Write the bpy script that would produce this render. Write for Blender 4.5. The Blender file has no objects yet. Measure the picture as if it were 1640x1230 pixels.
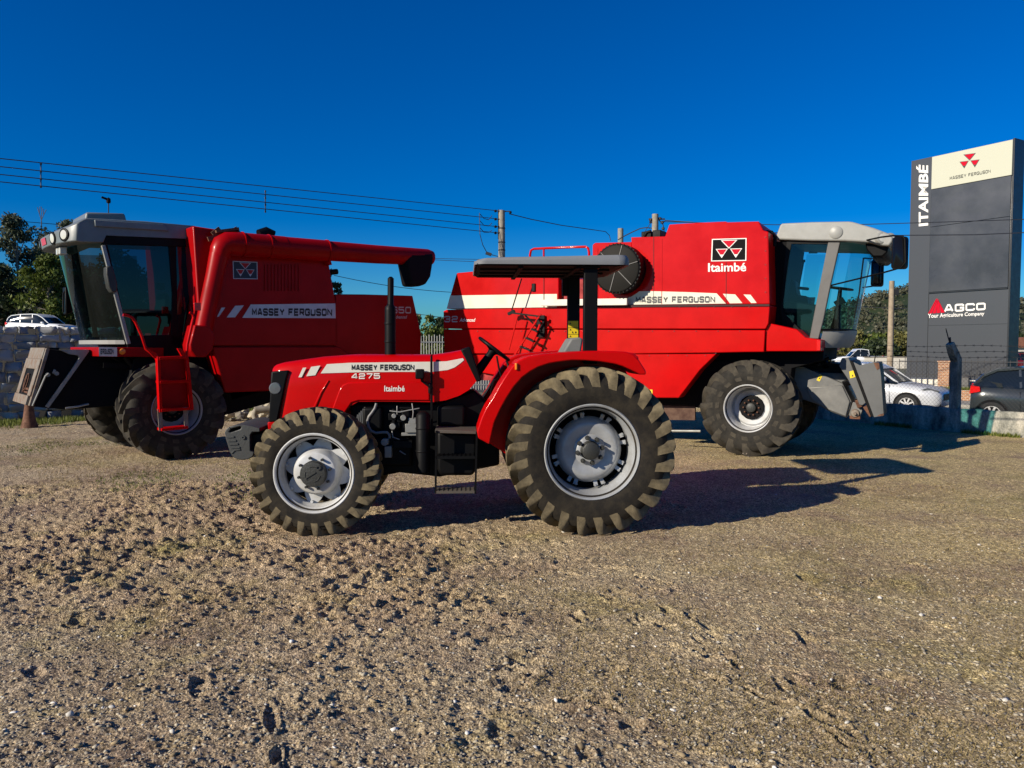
import bpy, bmesh, math, random
import numpy as np
from mathutils import Vector, Matrix, noise as mnoise
random.seed(7); RNG = np.random.default_rng(7)
R_ = math.radians
scene = bpy.context.scene
COL = scene.collection

# ---------------------------------------------------------------- camera, sky, sun, exposure
FPX, EYE = 1232.0, 1.75
PITCH = math.atan(60.0 / FPX)
cam_d = bpy.data.cameras.new("camera"); cam = bpy.data.objects.new("camera", cam_d); COL.objects.link(cam)
cam_d.sensor_width = 36.0; cam_d.lens = FPX / 1640.0 * 36.0; cam_d.clip_start = 0.05; cam_d.clip_end = 6000
cam.location = (0, 0, EYE); cam.rotation_euler = (math.pi / 2 - PITCH, 0, 0)
scene.camera = cam

SUN_EL, SUN_X, SUN_Y = R_(24.0), -0.826, -0.564          # direction towards the sun
world = bpy.data.worlds.new("World"); scene.world = world; world.use_nodes = True
wn, wl = world.node_tree.nodes, world.node_tree.links
bg = wn["Background"]; bg.inputs["Strength"].default_value = 0.05
sky = wn.new("ShaderNodeTexSky"); sky.sky_type = 'NISHITA'; sky.sun_disc = False
sky.sun_elevation = SUN_EL; sky.sun_rotation = math.atan2(SUN_X, SUN_Y)
sky.air_density = 1.0; sky.dust_density = 0.2; sky.ozone_density = 3.0; sky.altitude = 300
hs = wn.new("ShaderNodeHueSaturation"); hs.inputs["Saturation"].default_value = 1.75; hs.inputs["Value"].default_value = 1.1
tint = wn.new("ShaderNodeMix"); tint.data_type = 'RGBA'; tint.blend_type = 'MULTIPLY'; tint.inputs["Factor"].default_value = 1.0; tint.inputs["B"].default_value = (0.36, 0.92, 1.42, 1)
wl.new(sky.outputs[0], hs.inputs["Color"]); wl.new(hs.outputs[0], tint.inputs["A"]); wl.new(tint.outputs["Result"], bg.inputs["Color"])
sun_d = bpy.data.lights.new("sun", 'SUN'); sun_d.energy = 5.0; sun_d.angle = R_(0.5); sun_d.color = (1.0, 0.90, 0.74)
sun = bpy.data.objects.new("sun", sun_d); COL.objects.link(sun)
sv = Vector((SUN_X * math.cos(SUN_EL), SUN_Y * math.cos(SUN_EL), math.sin(SUN_EL)))
sun.rotation_euler = (sv).to_track_quat('Z', 'Y').to_euler(); sun.location = (-20, -12, 20)
scene.view_settings.view_transform = 'Standard'; scene.view_settings.look = 'None'
scene.view_settings.exposure = 0.35; scene.view_settings.gamma = 1.0
scene.render.engine = 'CYCLES'; scene.cycles.max_bounces = 8; scene.cycles.transparent_max_bounces = 24
scene.cycles.use_denoising = True

# ---------------------------------------------------------------- unprojection (photo pixel -> place)
FWD = Vector((0, math.cos(PITCH), -math.sin(PITCH))); UP = Vector((0, math.sin(PITCH), math.cos(PITCH)))
def ray(px, py): return FWD + Vector((1, 0, 0)) * ((px - 820) / FPX) - UP * ((py - 615) / FPX)
def wp(px, py, d):
    r = ray(px, py); t = d / r.y
    return Vector((r.x * t, d, EYE + r.z * t))
class Frame:
    def __init__(s, ox, oy, deg):
        s.ox, s.oy, s.a = ox, oy, R_(deg); s.c, s.s = math.cos(s.a), math.sin(s.a)
    def at(s, px, py, y):
        r = ray(px, py)
        den = -s.s * r.x + s.c * r.y
        t = (y - (-s.s * (0 - s.ox) + s.c * (0 - s.oy))) / den
        X, Y, Z = r.x * t - s.ox, r.y * t - s.oy, EYE + r.z * t
        return (s.c * X + s.s * Y, Z)
    def pts(s, l, y): return [s.at(p[0], p[1], y) for p in l]
    def p3(s, px, py, y):
        x, z = s.at(px, py, y); return Vector((x, y, z))

# ---------------------------------------------------------------- materials
MATS = {}
def mat(name, col, rough=0.5, metal=0.0, coat=0.0, var=0.0, vscale=6.0, col2=None, bump=0.0, bscale=40.0, spec=0.5):
    m = bpy.data.materials.new(name); m.use_nodes = True; MATS[name] = m
    n, l = m.node_tree.nodes, m.node_tree.links
    b = n["Principled BSDF"]
    b.inputs["Base Color"].default_value = (*col, 1); b.inputs["Roughness"].default_value = rough
    b.inputs["Metallic"].default_value = metal; b.inputs["Coat Weight"].default_value = coat; b.inputs["Coat Roughness"].default_value = 0.12
    b.inputs["Specular IOR Level"].default_value = spec
    if var or col2 or bump:
        tc = n.new("ShaderNodeTexCoord")
    if var or col2:
        t = n.new("ShaderNodeTexNoise"); t.inputs["Scale"].default_value = vscale; t.inputs["Detail"].default_value = 6
        t.inputs["Roughness"].default_value = 0.65
        l.new(tc.outputs["Object"], t.inputs["Vector"])
        r = n.new("ShaderNodeValToRGB"); r.color_ramp.elements[0].position = 0.38; r.color_ramp.elements[1].position = 0.68
        c2 = col2 if col2 else tuple(c * (1 - var) for c in col)
        r.color_ramp.elements[0].color = (*col, 1); r.color_ramp.elements[1].color = (*c2, 1)
        l.new(t.outputs["Fac"], r.inputs["Fac"]); l.new(r.outputs["Color"], b.inputs["Base Color"])
        mr = n.new("ShaderNodeMapRange"); mr.inputs[1].default_value = 0.3; mr.inputs[2].default_value = 0.7
        mr.inputs[3].default_value = rough * 0.85; mr.inputs[4].default_value = min(1, rough * 1.25)
        l.new(t.outputs["Fac"], mr.inputs[0]); l.new(mr.outputs[0], b.inputs["Roughness"])
    if bump:
        t2 = n.new("ShaderNodeTexNoise"); t2.inputs["Scale"].default_value = bscale; t2.inputs["Detail"].default_value = 8
        l.new(tc.outputs["Object"], t2.inputs["Vector"])
        bp = n.new("ShaderNodeBump"); bp.inputs["Strength"].default_value = bump; bp.inputs["Distance"].default_value = 0.02
        l.new(t2.outputs["Fac"], bp.inputs["Height"]); l.new(bp.outputs[0], b.inputs["Normal"])
    return m
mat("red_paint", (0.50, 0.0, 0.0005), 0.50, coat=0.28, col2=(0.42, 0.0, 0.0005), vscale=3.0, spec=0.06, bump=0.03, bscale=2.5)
mat("red_paint_shaded", (0.32, 0.0003, 0.0015), 0.42, coat=0.05, col2=(0.25, 0.0003, 0.001), vscale=2.2, bump=0.06, bscale=5, spec=0.12)  # darker copy of the red: the left combine's shade put into the colour
mat("red_dull", (0.36, 0.006, 0.006), 0.6, var=0.4)
mat("white_paint", (0.68, 0.66, 0.58), 0.5, col2=(0.58, 0.56, 0.48), vscale=5, spec=.3)
mat("cream", (0.68, 0.65, 0.52), 0.45, col2=(0.55, 0.53, 0.42), vscale=3)
mat("silver_decal", (0.50, 0.52, 0.56), 0.35, metal=0.25, var=0.15)
mat("black", (0.0035, 0.0035, 0.004), 0.5, var=0.3, spec=0.15)
mat("black_matt", (0.005, 0.005, 0.006), 0.8, spec=0.15)
mat("black_gloss", (0.006, 0.006, 0.007), 0.16)
mat("letter_black", (0.012, 0.012, 0.012), 0.5)
mat("letter_grey", (0.045, 0.045, 0.047), 0.5)
mat("letter_white", (0.75, 0.73, 0.68), 0.5)
mat("letter_silver", (0.42, 0.40, 0.40), 0.4)
mat("seam", (0.03, 0.001, 0.001), 0.7)
mat("logo_black", (0.006, 0.005, 0.006), 0.6, spec=0.06)
mat("logo_red", (0.50, 0.004, 0.022), 0.55, spec=0.08)
mat("logo_dark_blue", (0.012, 0.013, 0.03), 0.4)
mat("yellow", (0.75, 0.55, 0.01), 0.5, var=0.1)
mat("grey_canopy", (0.19, 0.20, 0.215), 0.5, var=0.15, vscale=4, bump=0.08, bscale=120)
mat("grey_cast", (0.048, 0.050, 0.048), 0.55, var=0.25, bump=0.15, bscale=90)
mat("grey_metal", (0.13, 0.13, 0.125), 0.42, metal=0.2, col2=(0.20, 0.195, 0.18), vscale=3.0)
mat("grey_plate", (0.105, 0.107, 0.105), 0.5, var=0.25, vscale=4)
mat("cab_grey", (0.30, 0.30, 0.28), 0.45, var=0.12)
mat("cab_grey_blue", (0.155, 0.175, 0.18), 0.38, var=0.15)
mat("pillar_grey", (0.105, 0.10, 0.095), 0.5, var=0.1)
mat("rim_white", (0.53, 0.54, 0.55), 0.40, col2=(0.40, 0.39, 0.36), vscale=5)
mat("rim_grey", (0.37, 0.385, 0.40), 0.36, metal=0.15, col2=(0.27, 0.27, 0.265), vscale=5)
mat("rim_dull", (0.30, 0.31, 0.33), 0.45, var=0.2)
mat("hub_dark", (0.030, 0.031, 0.028), 0.5, var=0.3, bump=0.2, bscale=60)
mat("rust", (0.15, 0.062, 0.03), 0.8, col2=(0.06, 0.028, 0.018), vscale=14)
mat("rusty_tan", (0.20, 0.18, 0.15), 0.7, col2=(0.15, 0.085, 0.05), vscale=9)
mat("chrome", (0.6, 0.6, 0.6), 0.2, metal=1.0)
mat("mirror_glass", (0.75, 0.8, 0.85), 0.25, metal=0.3)
mat("lamp_glass", (0.55, 0.55, 0.5), 0.08)
mat("headlamp", (0.10, 0.11, 0.12), 0.1)
mat("footplate", (0.085, 0.07, 0.055), 0.6, var=0.3)
mat("screen_dark", (0.017, 0.016, 0.014), 0.6, spec=0.1)
mat("amber", (0.8, 0.22, 0.02), 0.2)
mat("red_lens", (0.6, 0.01, 0.01), 0.15)
mat("seat_grey", (0.16, 0.165, 0.16), 0.75, var=0.2)
mat("seat_green", (0.06, 0.10, 0.085), 0.8)
mat("hose_grey", (0.16, 0.16, 0.16), 0.5)
mat("alu", (0.30, 0.30, 0.28), 0.45, metal=0.4, var=0.3)
mat("concrete_pole", (0.30, 0.27, 0.22), 0.85, col2=(0.20, 0.18, 0.15), vscale=5)
mat("wood_pole", (0.34, 0.27, 0.19), 0.85, col2=(0.22, 0.17, 0.12), vscale=4)
mat("wire", (0.02, 0.022, 0.03), 0.6)
mat("sign_grey", (0.088, 0.091, 0.096), 0.33, metal=0.35, col2=(0.075, 0.078, 0.084), vscale=0.5)
mat("sign_panel", (0.058, 0.060, 0.066), 0.28, metal=0.35, col2=(0.105, 0.107, 0.112), vscale=0.35)  # gloss gradient painted as broad lighter patches in the base colour
mat("sign_dark", (0.028, 0.030, 0.033), 0.35, var=0.15)
mat("sign_white", (0.50, 0.50, 0.395), 0.5, spec=0.2)
mat("car_silver", (0.52, 0.54, 0.57), 0.35, metal=0.1, coat=0.2)
mat("car_white", (0.74, 0.76, 0.78), 0.25, coat=0.5)
mat("car_dark", (0.045, 0.052, 0.055), 0.22, metal=0.35, coat=0.6)
mat("car_red", (0.20, 0.01, 0.012), 0.3, coat=0.5)
mat("car_glass", (0.010, 0.014, 0.017), 0.06)
mat("tyre_road", (0.015, 0.015, 0.015), 0.8)
mat("asphalt", (0.060, 0.060, 0.060), 0.85, var=0.3, bump=0.3, bscale=50)
mat("pavement", (0.33, 0.31, 0.27), 0.85, var=0.25)
mat("iron", (0.02, 0.02, 0.022), 0.6)
mat("fence_cream", (0.42, 0.41, 0.36), 0.6)
mat("bark_pale", (0.28, 0.25, 0.20), 0.9, col2=(0.12, 0.10, 0.08), vscale=3)
mat("bark", (0.09, 0.07, 0.05), 0.9, var=0.4)
mat("house_wall", (0.62, 0.58, 0.50), 0.8, var=0.15)
mat("roof_tile", (0.24, 0.10, 0.06), 0.8, var=0.3)
mat("mesh_brown", (0.10, 0.05, 0.028), 0.7, col2=(0.05, 0.02, 0.014), vscale=9)

def leafmat(name, c1, c2):
    m = bpy.data.materials.new(name); m.use_nodes = True; MATS[name] = m
    n, l = m.node_tree.nodes, m.node_tree.links; b = n["Principled BSDF"]
    g = n.new("ShaderNodeNewGeometry"); r = n.new("ShaderNodeValToRGB")
    r.color_ramp.elements[0].color = (*c1, 1); r.color_ramp.elements[1].color = (*c2, 1)
    l.new(g.outputs["Random Per Island"], r.inputs["Fac"]); l.new(r.outputs["Color"], b.inputs["Base Color"])
    b.inputs["Roughness"].default_value = 0.55; b.inputs["Specular IOR Level"].default_value = 0.3
    b.inputs["Subsurface Weight"].default_value = 0.0
    tr = n.new("ShaderNodeBsdfTranslucent"); l.new(r.outputs["Color"], tr.inputs["Color"])
    mx = n.new("ShaderNodeMixShader"); mx.inputs[0].default_value = 0.25
    l.new(b.outputs[0], mx.inputs[1]); l.new(tr.outputs[0], mx.inputs[2]); l.new(mx.outputs[0], n["Material Output"].inputs["Surface"])
leafmat("leaf_euc", (0.035, 0.050, 0.034), (0.11, 0.13, 0.075))
leafmat("leaf_green", (0.045, 0.075, 0.012), (0.14, 0.17, 0.03))
leafmat("leaf_dark", (0.018, 0.032, 0.014), (0.055, 0.075, 0.028))
leafmat("leaf_olive", (0.075, 0.080, 0.022), (0.21, 0.19, 0.06))
leafmat("leaf_hill", (0.050, 0.058, 0.036), (0.13, 0.125, 0.078))
leafmat("grass_mat", (0.06, 0.09, 0.015), (0.22, 0.24, 0.05))
leafmat("dry_grass_mat", (0.22, 0.17, 0.07), (0.36, 0.28, 0.13))

def glassmat(name, tint, refl=0.12, rough=0.02):
    m = bpy.data.materials.new(name); m.use_nodes = True; MATS[name] = m
    n, l = m.node_tree.nodes, m.node_tree.links
    n.remove(n["Principled BSDF"])
    t = n.new("ShaderNodeBsdfTransparent"); t.inputs[0].default_value = (*tint, 1)
    g = n.new("ShaderNodeBsdfGlossy"); g.inputs["Roughness"].default_value = rough; g.inputs["Color"].default_value = (0.85, 0.95, 0.95, 1)
    ge = n.new("ShaderNodeNewGeometry"); dt = n.new("ShaderNodeVectorMath"); dt.operation = 'DOT_PRODUCT'; l.new(ge.outputs["Normal"], dt.inputs[0]); l.new(ge.outputs["Incoming"], dt.inputs[1])
    ab = n.new("ShaderNodeMath"); ab.operation = 'ABSOLUTE'; l.new(dt.outputs["Value"], ab.inputs[0]); iv = n.new("ShaderNodeMath"); iv.operation = 'SUBTRACT'; iv.inputs[0].default_value = 1; l.new(ab.outputs[0], iv.inputs[1])
    pw_ = n.new("ShaderNodeMath"); pw_.operation = 'POWER'; l.new(iv.outputs[0], pw_.inputs[0]); pw_.inputs[1].default_value = 5
    ad = n.new("ShaderNodeMath"); ad.operation = 'MULTIPLY_ADD'; ad.inputs[1].default_value = 0.9; ad.inputs[2].default_value = 0.03 + refl * 0.1
    l.new(pw_.outputs[0], ad.inputs[0])
    mx = n.new("ShaderNodeMixShader"); l.new(ad.outputs[0], mx.inputs[0]); l.new(t.outputs[0], mx.inputs[1]); l.new(g.outputs[0], mx.inputs[2])
    l.new(mx.outputs[0], n["Material Output"].inputs["Surface"])
glassmat("glass_teal", (0.42, 0.78, 0.80))
glassmat("glass_green", (0.16, 0.32, 0.32))
glassmat("glass_smoke", (0.05, 0.08, 0.12))

# tyre rubber: dark, dusty where the noise says so
def rubber(name, dark, dust, lo, hi, sc):
    m = bpy.data.materials.new(name); m.use_nodes = True; MATS[name] = m
    n, l = m.node_tree.nodes, m.node_tree.links; b = n["Principled BSDF"]; b.inputs["Roughness"].default_value = 0.85
    b.inputs["Specular IOR Level"].default_value = 0.25
    tc = n.new("ShaderNodeTexCoord"); t = n.new("ShaderNodeTexNoise"); t.inputs["Scale"].default_value = sc; t.inputs["Detail"].default_value = 8; t.inputs["Roughness"].default_value = 0.7
    l.new(tc.outputs["Object"], t.inputs["Vector"])
    r = n.new("ShaderNodeValToRGB"); r.color_ramp.elements[0].position = lo; r.color_ramp.elements[1].position = hi
    r.color_ramp.elements[0].color = (*dark, 1); r.color_ramp.elements[1].color = (*dust, 1)
    l.new(t.outputs["Fac"], r.inputs["Fac"]); l.new(r.outputs["Color"], b.inputs["Base Color"])
    bp = n.new("ShaderNodeBump"); bp.inputs["Strength"].default_value = 0.25; bp.inputs["Distance"].default_value = 0.01
    t2 = n.new("ShaderNodeTexNoise"); t2.inputs["Scale"].default_value = 70; t2.inputs["Detail"].default_value = 6; l.new(tc.outputs["Object"], t2.inputs["Vector"])
    l.new(t2.outputs["Fac"], bp.inputs["Height"]); l.new(bp.outputs[0], b.inputs["Normal"])
rubber("rubber_side", (0.013, 0.011, 0.009), (0.045, 0.036, 0.023), 0.42, 0.75, 6)
rubber("rubber_tread", (0.060, 0.047, 0.029), (0.215, 0.172, 0.10), 0.30, 0.70, 9)
rubber("rubber_combine", (0.016, 0.015, 0.013), (0.045, 0.039, 0.030), 0.40, 0.75, 6)
rubber("rubber_combine_tread", (0.026, 0.023, 0.019), (0.085, 0.073, 0.053), 0.35, 0.75, 7)

# ---------------------------------------------------------------- mesh builder
class MB:
    def __init__(s): s.v = []; s.f = []; s.m = []
    def add(s, verts, faces, m=0):
        o = len(s.v); s.v += [tuple(p) for p in verts]
        for f in faces: s.f.append([i + o for i in f]); s.m.append(m)
    def poly(s, pts, m=0): s.add(pts, [list(range(len(pts)))], m)
    def prism(s, ol, y0, y1, m=0, ol2=None):
        """outline (x,z) extruded along y; ol2 = outline at y1"""
        n = len(ol); ol2 = ol2 or ol
        area = sum(ol[i][0] * ol[(i + 1) % n][1] - ol[(i + 1) % n][0] * ol[i][1] for i in range(n))
        idx = list(range(n)) if area > 0 else list(range(n))[::-1]
        a = [(ol[i][0], y0, ol[i][1]) for i in idx]; b = [(ol2[i][0], y1, ol2[i][1]) for i in idx]
        fs = [list(range(n)), list(range(2 * n - 1, n - 1, -1))]
        for i in range(n):
            j = (i + 1) % n; fs.append([i, n + i, n + j, j])
        s.add(a + b, fs, m)
    def hexa(s, p, m=0):
        """8 corners: 0-3 one face, 4-7 the opposite, in the same order"""
        s.add(p, [(0, 1, 2, 3), (7, 6, 5, 4), (0, 4, 5, 1), (1, 5, 6, 2), (2, 6, 7, 3), (3, 7, 4, 0)], m)
    def box(s, x0, x1, y0, y1, z0, z1, m=0):
        s.hexa([(x0, y0, z0), (x1, y0, z0), (x1, y0, z1), (x0, y0, z1), (x0, y1, z0), (x1, y1, z0), (x1, y1, z1), (x0, y1, z1)], m)
    def bar(s, a, b, w, h=None, m=0, up=(0, 0, 1)):
        a, b = Vector(a), Vector(b); h = h or w; d = (b - a).normalized(); u = Vector(up)
        if abs(d.dot(u)) > 0.95: u = Vector((0, 1, 0))
        sx = d.cross(u).normalized() * (w / 2); sz = sx.cross(d).normalized() * (h / 2)
        s.hexa([a - sx - sz, a + sx - sz, a + sx + sz, a - sx + sz, b - sx - sz, b + sx - sz, b + sx + sz, b - sx + sz], m)
    def tube(s, pts, r, n=10, m=0, caps=True):
        pts = [Vector(p) for p in pts]; k = len(pts)
        rs = r if isinstance(r, (list, tuple)) else [r] * k
        V = []; prev = None
        for i in range(k):
            d = (pts[min(i + 1, k - 1)] - pts[max(i - 1, 0)]).normalized()
            if prev is None:
                u = Vector((0, 0, 1)) if abs(d.z) < 0.9 else Vector((1, 0, 0)); u = (u - d * u.dot(d)).normalized()
            else: u = (prev - d * prev.dot(d)).normalized()
            prev = u; w = d.cross(u)
            for j in range(n):
                a = 2 * math.pi * j / n; V.append(pts[i] + (u * math.cos(a) + w * math.sin(a)) * rs[i])
        Fc = []
        for i in range(k - 1):
            for j in range(n):
                q = (j + 1) % n; Fc.append((i * n + j, i * n + q, (i + 1) * n + q, (i + 1) * n + j))
        if caps: Fc += [list(range(n))[::-1], list(range((k - 1) * n, k * n))]
        s.add(V, Fc, m)
    def lathe(s, prof, c=(0, 0, 0), axis='y', n=48, m=0, closed=False):
        """profile of (r, h) turned round an axis through c"""
        V = []; k = len(prof)
        for (r, h) in prof:
            for j in range(n):
                a = 2 * math.pi * j / n; p, q = r * math.cos(a), r * math.sin(a)
                V.append((c[0] + p, c[1] + h, c[2] + q) if axis == 'y' else (c[0] + p, c[1] + q, c[2] + h) if axis == 'z' else (c[0] + h, c[1] + p, c[2] + q))
        Fc = []
        for i in range(k - 1 + (1 if closed else 0)):
            i2 = (i + 1) % k
            for j in range(n):
                q = (j + 1) % n; Fc.append((i * n + j, i2 * n + j, i2 * n + q, i * n + q))
        s.add(V, Fc, m)
    def grid(s, rows, m=0):
        k = len(rows); n = len(rows[0]); V = [p for r in rows for p in r]
        s.add(V, [(i * n + j, i * n + j + 1, (i + 1) * n + j + 1, (i + 1) * n + j) for i in range(k - 1) for j in range(n - 1)], m)
    def build(s, name, mats, parent=None, smooth=None, bevel=0, seg=2, recalc=True):
        me = bpy.data.meshes.new(name); me.from_pydata(s.v, [], s.f)
        for mm in (mats if isinstance(mats, (list, tuple)) else [mats]): me.materials.append(MATS[mm])
        me.polygons.foreach_set("material_index", s.m)
        if recalc:
            b = bmesh.new(); b.from_mesh(me); bmesh.ops.recalc_face_normals(b, faces=b.faces); b.to_mesh(me); b.free()
        me.update()
        if smooth:
            me.shade_smooth(); me.set_sharp_from_angle(angle=R_(smooth))
        o = bpy.data.objects.new(name, me); COL.objects.link(o)
        if parent: o.parent = parent
        if bevel:
            bv = o.modifiers.new("bevel", 'BEVEL'); bv.width = bevel; bv.segments = seg; bv.limit_method = 'ANGLE'; bv.angle_limit = R_(35)
            if not smooth: me.shade_smooth(); me.set_sharp_from_angle(angle=R_(50))
        return o
def thing(name, label, cat, loc=(0, 0, 0), rz=0, group=None):
    o = bpy.data.objects.new(name, None); COL.objects.link(o); o.location = loc; o.rotation_euler = (0, 0, rz); o.empty_display_size = 0.3
    return tag(o, label, cat, group)
def tag(o, label, cat, group=None):
    o["label"] = label; o["category"] = cat
    if group: o["group"] = group
    return o
def struct(o, kind="structure"): o["kind"] = kind; return o
def copy_tree(o, parent=None):
    c = o.copy(); COL.objects.link(c); c.parent = parent
    for ch in list(o.children): copy_tree(ch, c)
    return c
def arc(cx, cz, r, a0, a1, n): return [(cx + r * math.cos(R_(a0 + (a1 - a0) * i / n)), cz + r * math.sin(R_(a0 + (a1 - a0) * i / n))) for i in range(n + 1)]

# ---------------------------------------------------------------- lettering
GL = {'M': [[(0, 0), (0, 1), (.5, .3), (1, 1), (1, 0)]], 'A': [[(0, 0), (.38, 1), (.62, 1), (1, 0)], [(.2, .28), (.8, .28)]],
 'S': [[(1, .76), (1, .88), (.86, 1), (.14, 1), (0, .88), (0, .64), (.14, .53), (.86, .47), (1, .36), (1, .12), (.86, 0), (.14, 0), (0, .12), (0, .24)]],
 'E': [[(1, 1), (0, 1), (0, 0), (1, 0)], [(0, .5), (.9, .5)]], 'Y': [[(0, 1), (.5, .45), (1, 1)], [(.5, .45), (.5, 0)]],
 'F': [[(1, 1), (0, 1), (0, 0)], [(0, .5), (.85, .5)]], 'R': [[(0, 0), (0, 1), (.88, 1), (1, .88), (1, .58), (.88, .46), (0, .46)], [(.5, .46), (1, 0)]],
 'G': [[(1, .74), (1, .88), (.86, 1), (.14, 1), (0, .88), (0, .12), (.14, 0), (.86, 0), (1, .12), (1, .48), (.55, .48)]],
 'U': [[(0, 1), (0, .12), (.14, 0), (.86, 0), (1, .12), (1, 1)]], 'O': [[(.5, 0), (.14, 0), (0, .12), (0, .88), (.14, 1), (.86, 1), (1, .88), (1, .12), (.86, 0), (.5, 0)]],
 'C': [[(1, .72), (1, .88), (.86, 1), (.14, 1), (0, .88), (0, .12), (.14, 0), (.86, 0), (1, .12), (1, .28)]],
 'N': [[(0, 0), (0, 1), (1, 0), (1, 1)]], '4': [[(.78, 0), (.78, 1), (.62, 1), (0, .32), (0, .25), (1, .25)]],
 '2': [[(0, .76), (0, .88), (.14, 1), (.86, 1), (1, .88), (1, .62), (.86, .5), (.14, .5), (0, .38), (0, 0), (1, 0)]],
 '7': [[(0, 1), (1, 1), (1, .9), (.4, 0)]], '5': [[(1, 1), (0, 1), (0, .56), (.86, .56), (1, .46), (1, .12), (.86, 0), (.14, 0), (0, .1), (0, .2)]],
 '3': [[(0, .8), (0, .88), (.14, 1), (.86, 1), (1, .88), (1, .62), (.86, .51), (.3, .51)], [(.86, .51), (1, .4), (1, .12), (.86, 0), (.14, 0), (0, .12), (0, .2)]],
 '6': [[(1, .82), (1, .88), (.86, 1), (.14, 1), (0, .88), (0, .12), (.14, 0), (.86, 0), (1, .12), (1, .44), (.86, .55), (0, .55)]],
 '0': [[(.5, 0), (.14, 0), (0, .12), (0, .88), (.14, 1), (.86, 1), (1, .88), (1, .12), (.86, 0), (.5, 0)]]}
def stroke_text(txt, t=0.275, w=0.95, gap=0.44, space=0.8):
    """square stroke lettering: flat polygons (x, y, layer), normalised to 0..1"""
    polys = []; x = 0
    for ch in txt:
        if ch == ' ': x += space; continue
        for li, pl in enumerate(GL[ch]):
            p = [Vector((x + a * w, b * (1 - t) + t / 2)) for a, b in pl]; closed = (p[0] - p[-1]).length < 1e-6
            n = len(p)
            def nrm(a, b): d = (b - a).normalized(); return Vector((-d.y, d.x))
            L = []; Rr = []
            for i in range(n):
                if closed and i in (0, n - 1): n1 = nrm(p[n - 2], p[n - 1]); n2 = nrm(p[0], p[1])
                else: n1 = nrm(p[max(i - 1, 0)], p[max(i, 1)]); n2 = nrm(p[min(i, n - 2)], p[min(i + 1, n - 1)])
                mm = (n1 + n2).normalized(); k = min(1.0 / max(mm.dot(n1), 0.3), 1.6)
                L.append(p[i] + mm * (t / 2 * k)); Rr.append(p[i] - mm * (t / 2 * k))
            for i in range(n - 1): polys.append(([L[i], L[i + 1], Rr[i + 1], Rr[i]], li))
        x += w + gap
    x -= gap
    return [([((q.x + t / 2) / (x + t), q.y) for q in pl], li) for pl, li in polys]
def font_polys(txt, bold=0.0, shear=0.0):
    cu = bpy.data.curves.new("lettering", 'FONT'); cu.body = txt; cu.offset = bold; cu.shear = shear; cu.resolution_u = 3
    o = bpy.data.objects.new("lettering", cu); COL.objects.link(o)
    bpy.context.view_layer.update()
    dg = bpy.context.evaluated_depsgraph_get(); me = bpy.data.meshes.new_from_object(o.evaluated_get(dg))
    bpy.data.objects.remove(o); bpy.data.curves.remove(cu)
    vs = [v.co.copy() for v in me.vertices]
    x0 = min(v.x for v in vs); x1 = max(v.x for v in vs); y0 = min(v.y for v in vs); y1 = max(v.y for v in vs)
    out = [([((vs[i].x - x0) / (x1 - x0), (vs[i].y - y0) / (y1 - y0)) for i in p.vertices], 0) for p in me.polygons]
    bpy.data.meshes.remove(me)
    return out
def put_polys(mb, polys, fn, m=0, layer=0.0008):
    for pl, li in polys: mb.poly([fn(u, v, li * layer) for u, v in pl], m)
def quad_map(F, q, y):
    """q: px corners bottom-left, bottom-right, top-right, top-left on the plane y of frame F"""
    def fn(u, v, off):
        a = [(q[0][k] * (1 - u) + q[1][k] * u) * (1 - v) + (q[3][k] * (1 - u) + q[2][k] * u) * v for k in (0, 1)]
        x, z = F.at(a[0], a[1], y); return (x, y - off, z)
    return fn
def box_q(x0, y0, x1, y1, dy=0.0): return [(x0, y1), (x1, y1 + dy), (x1, y0 + dy), (x0, y0)]
def lettering(F, parent, txt, q, y, m, stroke=True, **kw):
    mb = MB(); put_polys(mb, stroke_text(txt, **kw) if stroke else font_polys(txt, **kw), quad_map(F, q, y))
    return mb.build("lettering", m, parent)
TRI = [[(.26, .93), (.74, .93), (.50, .55)], [(.12, .55), (.47, .55), (.30, .14)], [(.53, .55), (.88, .55), (.70, .14)]]
def emblem(F, parent, q, y, mats=("letter_white", "logo_black", "logo_red"), frame=True):
    mb = MB(); fn = quad_map(F, q, y)
    if frame:
        mb.poly([fn(u, v, 0) for u, v in ((0, 0), (1, 0), (1, 1), (0, 1))], 0)
        mb.poly([fn(u, v, .002) for u, v in ((.03, .04), (.97, .04), (.97, .96), (.03, .96))], 1)
    for t in TRI:
        cx = sum(p[0] for p in t) / 3; cy = sum(p[1] for p in t) / 3
        mb.poly([fn(u, v, .004) for u, v in t], 0)
        tip = t[2]
        tt = [(cx + (u - cx) * .80, cy + (v - cy) * .80) for u, v in t]
        cut = 0.30 if t is not TRI[0] else 0.0
        a, b, c = tt
        mb.poly([fn(u, v, .006) for u, v in (a, b, (c[0] + (b[0] - c[0]) * cut, c[1] + (b[1] - c[1]) * cut), (c[0] + (a[0] - c[0]) * cut, c[1] + (a[1] - c[1]) * cut))[:4 if cut else 3]], 2)
    return mb.build("emblem", list(mats), parent)
def decal(F, parent, polys, y, m, name="stripe", th=0.0):
    mb = MB()
    for p in polys:
        pp = F.pts(p, y); mb.poly([(x, y, z) for x, z in pp])
    return mb.build(name, m, parent)

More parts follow.
